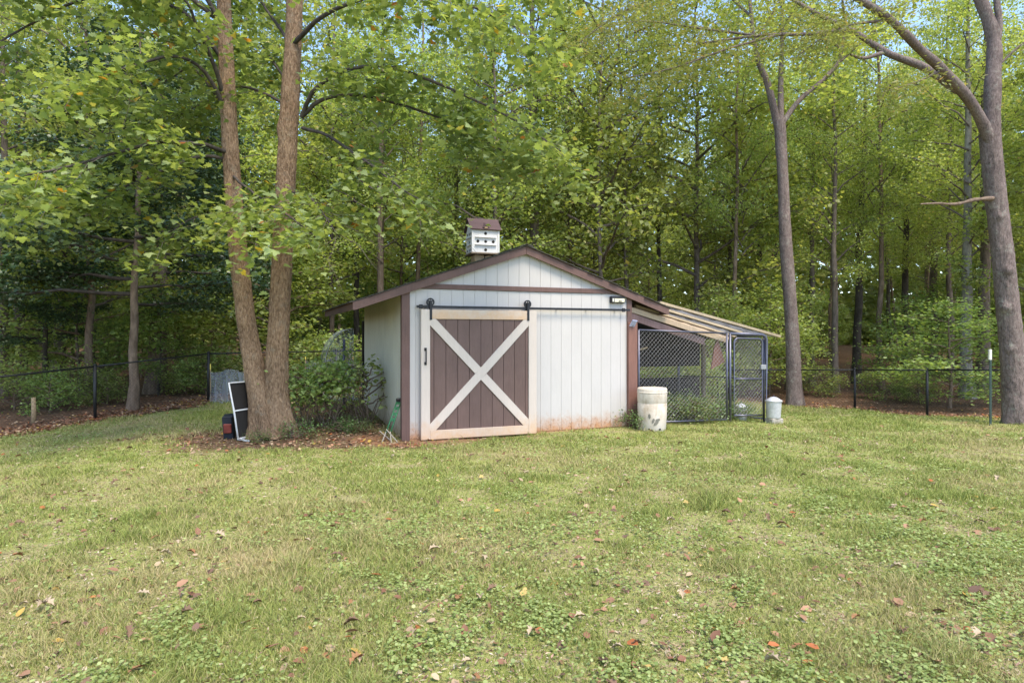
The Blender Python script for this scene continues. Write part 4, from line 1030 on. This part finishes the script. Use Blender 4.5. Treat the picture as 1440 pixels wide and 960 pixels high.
more = [world_path(l) for l in ([(1100, 48, Yo), (1020, 70, Yo - .3), (950, 95, Yo - .5), (880, 110, Yo - .4)], [(1060, 50, Yo + .2), (980, 40, Yo + .6), (900, 30, Yo + 1), (830, 45, Yo + 1.2)],
        [(1000, -25, Yo + .4), (930, -5, Yo + .2), (870, 20, Yo), (815, 60, Yo)], [(1252, 28, Yo - 1.3), (1180, 40, Yo - 1.5), (1120, 80, Yo - 1.6)], [(1100, -60, Yo - 2), (1000, -40, Yo - 2), (900, 0, Yo - 1.9)],
        [(1325, 98, Yo - .7), (1290, 115, Yo - .9), (1240, 130, Yo - 1.2)], [(1396, 100, Yo), (1440, 60, Yo + .3), (1500, 20, Yo + .4)], [(1350, -120, Yo), (1420, -180, Yo - .5), (1520, -160, Yo - .5)])]
more = [catmull(m_, 10) for m_ in more]
tw, Pt, N, D, S = spray([op[3][8:], op[4], op[2][14:]] + more, 15000, .105, T_NARROW, 78, .24, .35, 5, .95, .005)
props(put('branches', np_tubes('branches', [(t[0] - b0, t[1], t[2]) for t in tw] + [(t - b0, np.linspace(.03, .008, len(t)), 5) for t in more]), M['bark_grey'], oak), kind='stuff')
put('crown', leaf_mesh('crown', Pt - b0, N, D, S, T_NARROW, rng.random(len(Pt))), M['leaf_oak'], oak)

# --- twin-trunk maple
Ym = 10.5
bx = at(381, 607, Ym); bx.z = gz1(bx.x, bx.y) - .08; b0 = np.array(bx)
mp = thing('maple_tree', 'twin-trunk maple with broad leaves standing left of the shed', 'tree', bx)
tl = world_path([(376, 612, Ym - .05), (367, 560, Ym - .05), (357, 510, Ym), (345, 440, Ym), (335, 350, Ym), (327, 250, Ym), (321, 150, Ym), (317, 60, Ym), (313, -60, Ym), (305, -250, Ym), (298, -500, Ym)])
trr = world_path([(388, 612, Ym), (388, 560, Ym), (390, 500, Ym), (393, 440, Ym), (397, 350, Ym + .05), (402, 250, Ym + .1), (407, 150, Ym + .1), (412, 60, Ym + .1), (417, -60, Ym + .1), (430, -250, Ym + .2), (440, -560, Ym + .3)])
put('trunk', trunk_relief('trunk', [p - b0 for p in tl], [.205, .175, .158, .146, .133, .127, .12, .112, .10, .075, .03], 56, 420, 1, .75, .085, knots=((3.0, 4.5, .12, .18), (1.9, 4.9, .14, .12))), M['bark_maple'], mp)
put('trunk', trunk_relief('trunk', [p - b0 for p in trr], [.23, .192, .172, .162, .157, .15, .145, .132, .12, .085, .03], 56, 420, 2, .75, .085, knots=((4.0, 5.2, .12, .2), (5.0, 3.4, .13, .2), (2.6, 4.2, .12, .1))), M['bark_maple'], mp)
mb = [  # main limbs, as (px, py, Y) with start radius
    ([(424, 165, Ym), (445, 125, 10.3), (490, 99, 10.1), (545, 94, 9.9), (605, 111, 9.7), (665, 138, 9.5), (725, 170, 9.3), (790, 215, 9.2)], .038),
    ([(424, 165, Ym), (450, 141, 10.4), (495, 133, 10.3), (560, 146, 10.3), (625, 168, 10.2), (690, 200, 10.2), (740, 240, 10.1)], .036),
    ([(425, 180, Ym), (465, 193, 10.2), (515, 228, 9.9), (560, 260, 9.6), (600, 285, 9.4)], .03),
    ([(414, 60, Ym), (460, 20, 10.1), (540, -10, 9.6), (640, 0, 9.1), (740, 45, 8.8)], .04),
    ([(318, 145, Ym), (300, 90, 10.2), (275, 35, 9.8), (255, -5, 9.5), (200, -50, 9)], .04),
    ([(320, 165, Ym), (285, 100, 10.1), (235, 82, 9.7), (170, 100, 9.2), (100, 130, 8.7)], .035),
    ([(322, 160, Ym), (300, 130, 10.6), (270, 98, 10.8), (240, 112, 11), (180, 150, 11.4)], .03),
    ([(323, 215, Ym), (285, 205, 10.0), (230, 200, 9.5), (170, 215, 9), (90, 235, 8.5), (0, 252, 8)], .038),
    ([(325, 225, Ym), (280, 222, 10.3), (225, 245, 10.1), (170, 268, 9.8), (90, 285, 9.4), (20, 300, 9)], .03),
    ([(408, 150, Ym), (370, 130, 10.8), (335, 122, 11.1), (300, 140, 11.3), (250, 165, 11.4)], .028),
    ([(326, 245, Ym), (340, 260, 10.), (365, 280, 9.6), (400, 300, 9.2), (440, 330, 8.9)], .022),
    ([(404, 270, Ym), (430, 275, 10.1), (455, 300, 9.6), (480, 335, 9.2)], .02),
    ([(318, 90, Ym), (250, 10, 10.2), (140, -10, 9.8), (40, 30, 9.4), (-60, 90, 9)], .04),
    ([(316, 40, Ym), (240, -60, 10), (120, -90, 9.4), (10, -60, 9)], .04),
    ([(418, -70, Ym), (520, -130, 10), (640, -120, 9.5), (760, -60, 9)], .04),
    ([(412, 70, Ym), (385, 30, 11.2), (360, 0, 11.8), (330, 10, 12.2), (280, 40, 12.4)], .03),
    ([(406, 120, Ym), (380, 80, 11.0), (365, 60, 11.5), (345, 75, 11.9)], .02),
    ([(330, 300, Ym), (300, 300, 10.1), (260, 310, 9.8), (215, 335, 9.5)], .018),
]
bp = []
for l, r0 in mb:
    P = catmull(world_path(l), 18); P[1:] += np.cumsum(rng.normal(0, .006, (17, 3)), 0); bp.append(P)
    put('branch', np_tubes('branch', [(P - b0, np.linspace(r0, .009, 18), 8)]), M['bark_dark'], mp)
ub = []; r = np.random.default_rng(3)
for k in range(26):                                  # the rest of the crown above the frame
    z = r.uniform(6.8, 15.5); az = k * 2.4; ln = 3.2 * (1.15 - (z - 6) / 14)
    c0 = np.array([b0[0] + (.2 if k % 2 else -.9), b0[1], z]); t = np.linspace(0, 1, 6)[:, None]
    ub.append(c0 + ln * t * np.array([math.cos(az), math.sin(az), .45]) - np.array([0, 0, 1]) * ln * .2 * t ** 2)
tw, Pt, N, D, S = spray(bp, 17000, .112, T_MAPLE, 79, .19, .35, 5.5, .95, .0055)
tw2, Pt2, N2, D2, S2 = spray(ub, 1300, .17, T_OVAL, 80, .3, .2, 4, 1.0, .007)
props(put('branches', np_tubes('branches', [(t[0] - b0, t[1], t[2]) for t in tw + tw2] + [(t - b0, np.linspace(.04, .01, 6), 6) for t in ub]), M['bark_grey'], mp), kind='stuff')
pxx = 720 + F * Pt[:, 0] / Pt[:, 1]; pyy = HZ - F * (Pt[:, 2] - CAMZ) / Pt[:, 1]
ok = ~((pxx > 455) & (pyy > 330))
Pt, N, D, S, pxx, pyy = Pt[ok], N[ok], D[ok], S[ok], pxx[ok], pyy[ok]
cl = rng.random(len(Pt))
vis = np.where((pxx > 8) & (pxx < 1430) & (pyy > 8))[0]; big = vis[np.argsort(-(S / Pt[:, 1])[vis])[:290]]
rest = np.ones(len(Pt), bool); rest[big] = False
props(put('crown', leaf_mesh('crown', (Pt - b0)[rest], N[rest], D[rest], S[rest], T_MAPLE, cl[rest]), M['maple_leaf'], mp), kind='stuff')
put('upper_crown', leaf_mesh('upper_crown', Pt2 - b0, N2, D2, S2, T_OVAL, rng.random(len(Pt2)) * .9), M['maple_leaf'], mp)
LV = []
for k in range(10):
    LV.append(leaf_mesh('leaf', np.zeros((1, 3)), np.array([[0, 0, 1.]]), np.array([[1., 0, 0]]), np.ones(1), T_MAPLE, np.array([(k + .5) / 10 if k < 9 else .985])))
for i in big:
    d_, bb, nn_ = basis(N[i:i + 1], D[i:i + 1]); mt_ = Matrix((d_[0], bb[0], nn_[0])).transposed()
    o = put('leaf', LV[9 if cl[i] > .985 else int(cl[i] * 9)], M['maple_leaf'], mp); o.matrix_local = Matrix.Translation(Vector(Pt[i] - b0)) @ mt_.to_4x4() @ Matrix.Scale(float(S[i]), 4)

# --- filler woodland
fr_ = np.random.default_rng(99); placed = [(tx(t[0], t[1]), t[1]) for t in LT]
cnt = 0
def woods(n, y0, y1, key, hmin, hmax, dmin, lab, grp, wide=(.85, 1.1), name='woodland_tree', wing=False, barks=('bark_grey', 'bark_dark', 'bark_tan')):
    c = 0; tries = 0
    while c < n and tries < 4000:
        tries += 1
        y = fr_.uniform(y0, y1); x = fr_.uniform(-.9 * y, .9 * y) if not wing else fr_.uniform(.84, 1.3) * y * (1 if fr_.random() < .5 else -1)
        s, t = st(x, y)
        if inpoly(np.array([x]), np.array([y]), LAWN)[0] or float(distpoly(np.array([x]), np.array([y]), LAWN)[0]) < .9: continue
        if any((x - a_) ** 2 + (y - b_) ** 2 < dmin ** 2 for a_, b_ in placed): continue
        placed.append((x, y)); H = fr_.uniform(hmin, hmax); px = 720 + F * x / y
        reg = 'past the dark hollies' if px < 330 else 'between the maple and the shed' if px < 540 else 'behind the shed roof' if px < 890 else 'behind the kennel and lean-to' if px < 1110 else 'behind the green T-post and oak'
        forest_tree(x, y, lab + ' ' + reg, key, int(fr_.integers(0, 9)), .011 * H * fr_.uniform(.7, 1.2) + .03, H, barks[int(fr_.integers(0, len(barks)))], (fr_.normal(0, .02), fr_.normal(0, .02)), grp + ' ' + reg, name, fr_.uniform(*wide)); c += 1
woods(22, 20, 34, 'mid', 8, 13, 2.8, 'leafy mid-height tree beyond the fence', 'mid-height trees')
woods(42, 26, 50, 'tall', 15, 21, 2.8, 'tall leafy tree deep in the wood', 'tall trees')
woods(58, 16, 46, 'sapling', 3, 6, 1.4, 'bushy green understory sapling beyond the fence', 'understory saplings', (.9, 1.3), 'sapling')
woods(12, 14, 40, 'tall', 14, 20, 3.0, 'tall leafy tree at the outer end of the wood', 'outer tall trees', wing=True)
woods(16, 13, 36, 'mid', 8, 12, 2.4, 'leafy mid-height tree at the outer end of the wood', 'outer mid-height trees', wing=True)
# the layered sapling in front of the oak's neighbours and dark shrubs along both fences
forest_tree(tx(1335, 17.4), 17.4, 'layered bright green sapling spreading over the right fence', 'sapling', 1, .09, 3.1, 'bark_tan', (0, 0), None, 'sapling', 1.6)
SH = [(20, 15.2, 1.2), (70, 14.6, .9), (100, 15.8, 1.0), (150, 15.6, .8), (262, 17.5, .9), (290, 17, 1.1), (320, 17.5, 1.3), (440, 18.6, 1.5), (480, 19, 1.5)]
for i, (px, Y, h) in enumerate(SH):
    forest_tree(tx(px, Y), Y, 'leafy wild shrub growing against the back of the left fence', 'shrub', i, .03, h, 'bark_tan', (0, 0), 'wild shrubs behind the left fence', 'shrub', 1.1)
for i, (px, Y, h) in enumerate([(925, 17.5, 1.2), (955, 18, 1.3), (985, 17.6, 1.1), (1040, 20.5, 1.4), (1150, 21, 1.0), (1245, 20, 1.0), (1290, 19, .8)]):
    forest_tree(tx(px, Y), Y, 'green wild shrub behind the kennel and the right fence', 'shrub', i, .03, h, 'bark_tan', (0, 0), 'wild shrubs behind the right fence', 'shrub', 1.1)
# far wood, one mass
r = np.random.default_rng(5); nf = 120000
az = np.arctan(r.uniform(-1.05, 1.05, nf)); dist = r.uniform(50, 66, nf); hx = fbm(az * 20, az * 0, 1.2, 33, 3)
hmax = 11 + 14 * hx; zz = r.random(nf) ** 2.1 * hmax
Pf = np.stack([dist * np.tan(az), dist, gz(dist * np.tan(az), dist) + zz], 1) + r.normal(0, .4, (nf, 3))
az2 = r.random(nf) * 6.28
m_ = leaf_mesh('far_wood', Pf, np.stack([r.normal(0, .7, nf), r.normal(0, .7, nf) - .9, np.ones(nf)], 1), np.stack([np.cos(az2), np.sin(az2), r.normal(0, .6, nf)], 1), r.uniform(.4, .8, nf), T_RHOMB, r.random(nf))
props(put('far_wood', m_, M['leaf_a']), 'distant green wood closing the view behind the trees', 'wood', None, 'stuff')

# --- bush between the maple and the shed, weeds by the kennel
def bush(px, Y, h, w, lab, seed, nleaf=1500):
    p = gpt(px, Y); b_, c_ = make_crown(seed, h, .35 * h, w, 13, nleaf, .078, .8, T_OVAL, .75, .6, 0)
    root = thing('bush', lab, 'bush', p); props(put('branches', b_, M['bark_tan'], root), kind='stuff'); props(put('crown', c_, M['leaf_shrub'], root), kind='stuff')
    r = np.random.default_rng(seed); ps = []
    for k in range(14):
        a_ = r.uniform(0, 6.28); t = np.linspace(0, 1, 5)[:, None]; ps.append((np.array([r.normal(0, .12), r.normal(0, .1), -.02]) + t * np.array([math.cos(a_) * .35, math.sin(a_) * .3, h * r.uniform(.5, .95)]) + r.normal(0, .015, (5, 3)), np.linspace(.012, .005, 5), 5))
    props(put('stems', np_tubes('stems', ps), M['bark_tan'], root), kind='stuff')
bush(458, 11.5, .95, .62, 'leafy green bush with bare lower stems between maple and shed', 301)
bush(425, 11.2, .85, .5, 'small thin leafy shoot growing right beside the maple trunk', 302, 600)
bush(515, 11.9, .95, .45, 'slim leafy spray reaching across the side wall of the shed', 303, 330)
wr = np.random.default_rng(8)
for k in range(24):
    s, t = wr.uniform(4.7, 7.4), abs(wr.normal(.0, 1.)) + .1
    q = P0 + U * s + V_ * t
    if abs(s - 5.0) < .0: continue
    forest_tree(q.x, q.y, 'leafy weed clump growing inside the kennel', 'weed', k, .008, wr.uniform(.22, .5), 'bark_tan', (0, 0), 'weeds inside the kennel', 'weed_clump', wr.uniform(.8, 1.3), 'weed')
for px, Y, h in ((412, 10.3, .28), (365, 10.0, .18), (890, 11.9, .3), (905, 12.1, .35), (480, 10.9, .25), (505, 11, .22)):
    q = gpt(px, Y); forest_tree(q.x, q.y, 'low weed tuft at the foot of the maple or shed', 'weed', int(px), .006, h, 'bark_tan', (0, 0), 'weed tufts by maple and shed', 'weed_clump', 1.2, 'weed')

# ------------------------------------------------------------------ lawn: grass, ground cover, fallen leaves
def lawn_pts(n, seed, y0=2.2, y1=19.5, p=0.):
    r = np.random.default_rng(seed); Y = y0 * (y1 / y0) ** r.random(n); X = r.uniform(-1, 1, n) * (.86 * Y + .7)
    ok = inpoly(X, Y, LAWN); s, t = st(X, Y); ok &= ~((s > -.02) & (s < W_SHED + .05) & (t > -.05) & (t < D_SHED))
    return X[ok], Y[ok], r
def patch(X, Y): return fbm(X, Y, .55, 81, 4), fbm(X, Y, 2.4, 91, 3)
X, Y, r = lawn_pts(580000, 1)
lt, md = masks(X, Y); n1, n2 = patch(X, Y)
keep = r.random(len(X)) < np.clip(1.15 - 1.1 * lt - md * 1.05, .04, 1) * np.clip(.62 + 3. * (n2 - .38), .25, 1)
X, Y, n1, n2, lt = X[keep], Y[keep], n1[keep], n2[keep], lt[keep]; n = len(X); Z = gz(X, Y)
hgt = r.uniform(.013, .038, n) * (.75 + .9 * np.clip((n2 - .4) * 3, 0, 1)) * (1 + .03 * Y) * (1 + .8 * np.clip((fbm(X, Y, 3.2, 121, 2) - .6) * 6, 0, 1))
wd = .0018 * (.5 + Y / 4.4) * r.uniform(.7, 1.3, n)
az = r.random(n) * 6.283; lean = r.uniform(.2, 1.2, n); az2 = r.random(n) * 6.283
sd = np.stack([np.cos(az), np.sin(az), 0 * az], 1) * wd[:, None]
ld = np.stack([np.cos(az2), np.sin(az2), 0 * az], 1) * (hgt * lean)[:, None]
B0 = np.stack([X, Y, Z - .004], 1); upv = np.array([0, 0, 1.])
Vv = np.stack([B0 - sd, B0 + sd, B0 + sd * .7 + ld * .4 + upv * (hgt * .62)[:, None], B0 - sd * .7 + ld * .4 + upv * (hgt * .62)[:, None], B0 + ld * 1.1 + upv * hgt[:, None]], 1).reshape(-1, 3)
o = (np.arange(n) * 5)[:, None]
right = np.clip((X - .5) / 8, 0, 1)
dry = np.clip((n1 - .5) * 2.2 + r.normal(0, .32, n) + .16 - .16 * right, 0, 1)
c1 = np.array([.15, .20, .045]); c2 = np.array([.37, .405, .105]); c3 = np.array([.55, .43, .235])
u = r.random(n)[:, None]; col = (c1 * (1 - u) + c2 * u) * (1 - dry[:, None]) + c3 * dry[:, None] * r.uniform(.75, 1.15, n)[:, None]
m_ = np_mesh('grass', Vv, [o + np.array([[0, 1, 2, 3]]), o + np.array([[3, 2, 4]])], np.repeat(col, 5, 0))
props(put('grass', m_, M['grass']), 'patchy short lawn grass mixed with dry straw blades', 'grass', None, 'stuff')
# ground cover
X, Y, r = lawn_pts(330000, 2)
lt, md = masks(X, Y); c = fbm(X, Y, .9, 55, 4); cn = fbm(X, Y, 3.5, 57, 2)
near = np.clip((6.2 - Y) / 3, 0, 1) * np.clip((X + .8 * 0 + .2) / 1.2, 0, 1); farr = np.clip((Y - 8.5) / 3, 0, 1) * np.clip((X + .5) / 1.5, 0, 1)
keep = (r.random(len(X)) < np.clip((c - .53 + .20 * near + .12 * farr + (cn - .5) * .6) * 2.6, .05, 1)) & (lt < .6) & (md < .5)
X, Y = X[keep], Y[keep]; n = len(X); Z = gz(X, Y)
S = r.uniform(.009, .024, n) * (.8 + Y / 14); Pp = np.stack([X, Y, Z + r.uniform(.012, .05, n)], 1)
az = r.random(n) * 6.28
m_ = leaf_mesh('ground_cover', Pp, np.stack([r.normal(0, .3, n), r.normal(0, .3, n), np.ones(n)], 1), np.stack([np.cos(az), np.sin(az), 0 * az], 1), S, T_ROUND, r.random(n))
props(put('ground_cover', m_, M['clover']), 'round-leaved green ground cover creeping through the lawn', 'ground cover', None, 'stuff')
# straw bits and crumbs between the blades
X, Y, r = lawn_pts(90000, 9, 2.2, 12); n1, n2 = patch(X, Y)
keep = r.random(len(X)) < np.clip(.75 - 1.6 * (n2 - .33), .08, .8); X, Y = X[keep], Y[keep]; n = len(X); az = r.random(n) * 6.28
pal = np.array([(.46, .36, .24), (.30, .20, .13), (.17, .10, .065), (.55, .47, .34), (.36, .22, .16)]); pi = r.choice(5, n, p=[.3, .22, .18, .15, .15])
m_ = leaf_mesh('straw_bits', np.stack([X, Y, gz(X, Y) + r.uniform(.003, .016, n)], 1), np.stack([r.normal(0, .4, n), r.normal(0, .4, n), np.ones(n)], 1), np.stack([np.cos(az), np.sin(az), 0 * az], 1), r.uniform(.012, .038, n) * (.8 + Y / 15), T_NARROW, pal[pi] * r.uniform(.75, 1.15, n)[:, None])
props(put('straw_bits', m_, M['fallen']), 'dry straw and leaf crumbs lying between the grass blades', 'straw', None, 'stuff')
# litter
X, Y, r = lawn_pts(60000, 3, 2.2, 19)
Xb = r.uniform(-28, 28, 26000); Yb = r.uniform(11, 32, 26000); okb = ~inpoly(Xb, Yb, LAWN); X = np.concatenate([X, Xb[okb]]); Y = np.concatenate([Y, Yb[okb]])
for FP, wdn in ((FENCE_L, 26000), (FENCE_R, 12000)):
    FP = np.array(FP); sgi = r.integers(0, len(FP) - 1, wdn); u_ = r.random(wdn)[:, None]; q_ = FP[sgi] + (FP[sgi + 1] - FP[sgi]) * u_ + r.normal(0, .42, (wdn, 2))
    q_ = q_[q_[:, 1] > 8]; X = np.concatenate([X, q_[:, 0]]); Y = np.concatenate([Y, q_[:, 1]])
lt, md = masks(X, Y); keep = r.random(len(X)) < np.clip(.9 * lt + .25 * md + .035, 0, 1)
X, Y = X[keep], Y[keep]; n = len(X); Z = gz(X, Y); az = r.random(n) * 6.28
S = r.uniform(.035, .085, n)
pal = np.array([(.25, .125, .075), (.36, .20, .12), (.17, .10, .07), (.46, .33, .21), (.38, .13, .05), (.5, .33, .08)]); pi = r.choice(6, n, p=[.3, .25, .17, .15, .08, .05])
m_ = leaf_mesh('leaf_litter', np.stack([X, Y, Z + r.uniform(.004, .03, n)], 1), np.stack([r.normal(0, .35, n), r.normal(0, .35, n), np.ones(n)], 1), np.stack([np.cos(az), np.sin(az), 0 * az], 1), S, T_OVAL, pal[pi] * r.uniform(.7, 1.2, n)[:, None])
props(put('leaf_litter', m_, M['fallen']), 'brown fallen leaves and litter under the trees and fences', 'leaf litter', None, 'stuff')
# fallen leaves one by one
kinds = {'brown': ('curled dark brown oak leaf lying in the lawn grass', T_OAK), 'tan': ('pale tan dried leaf lying in the lawn grass', T_OAK), 'yellow': ('yellow fallen maple leaf lying in the lawn grass', T_MAPLE), 'rust': ('rust orange fallen leaf lying in the lawn grass', T_OAK)}
FM = {}
for kname, (lab, T) in kinds.items():
    FM[kname] = []
    for v_ in range(3):
        rr = np.random.default_rng(v_ + 3); T2 = T[0].copy(); T2[:, 0] -= .45; T2[:, 2] = T2[:, 2] * (1 + v_) + .35 * (v_ - .6) * T2[:, 0] ** 2 + rr.normal(0, .02, len(T2)); T2[:, 2] -= T2[:, 2].min()
        m_ = leaf_mesh('fallen_leaf', np.zeros((1, 3)), np.array([[0, 0, 1.]]), np.array([[1., 0, 0]]), np.ones(1), (T2, T[1]), np.zeros(1)); m_.materials.append(M['fl_' + kname]); FM[kname].append(m_)
X, Y, r = lawn_pts(900, 4, 2.9, 11.5); lt, md = masks(X, Y); s_, t_ = st(X, Y)
ok = (lt < .5) & (np.abs(X) < .79 * Y + .05); X, Y = X[ok][:260], Y[ok][:260]
for x, y in zip(X, Y):
    kn = r.choice(['brown', 'tan', 'yellow', 'rust'], p=[.4, .36, .07, .17])
    o = put('fallen_leaf', FM[kn][int(r.integers(0, 3))], None, None, (x, y, gz1(x, y) + .022 + .0015 * y), (r.normal(0, .22), r.normal(0, .22), r.uniform(0, 6.28)))
    o.scale = (float(r.uniform(.045, .105) * (.65 if kn == 'yellow' else 1)),) * 3
    props(o, kinds[kn][0], 'leaf', kinds[kn][0].replace(' lying in the lawn grass', '') + 's on the lawn')
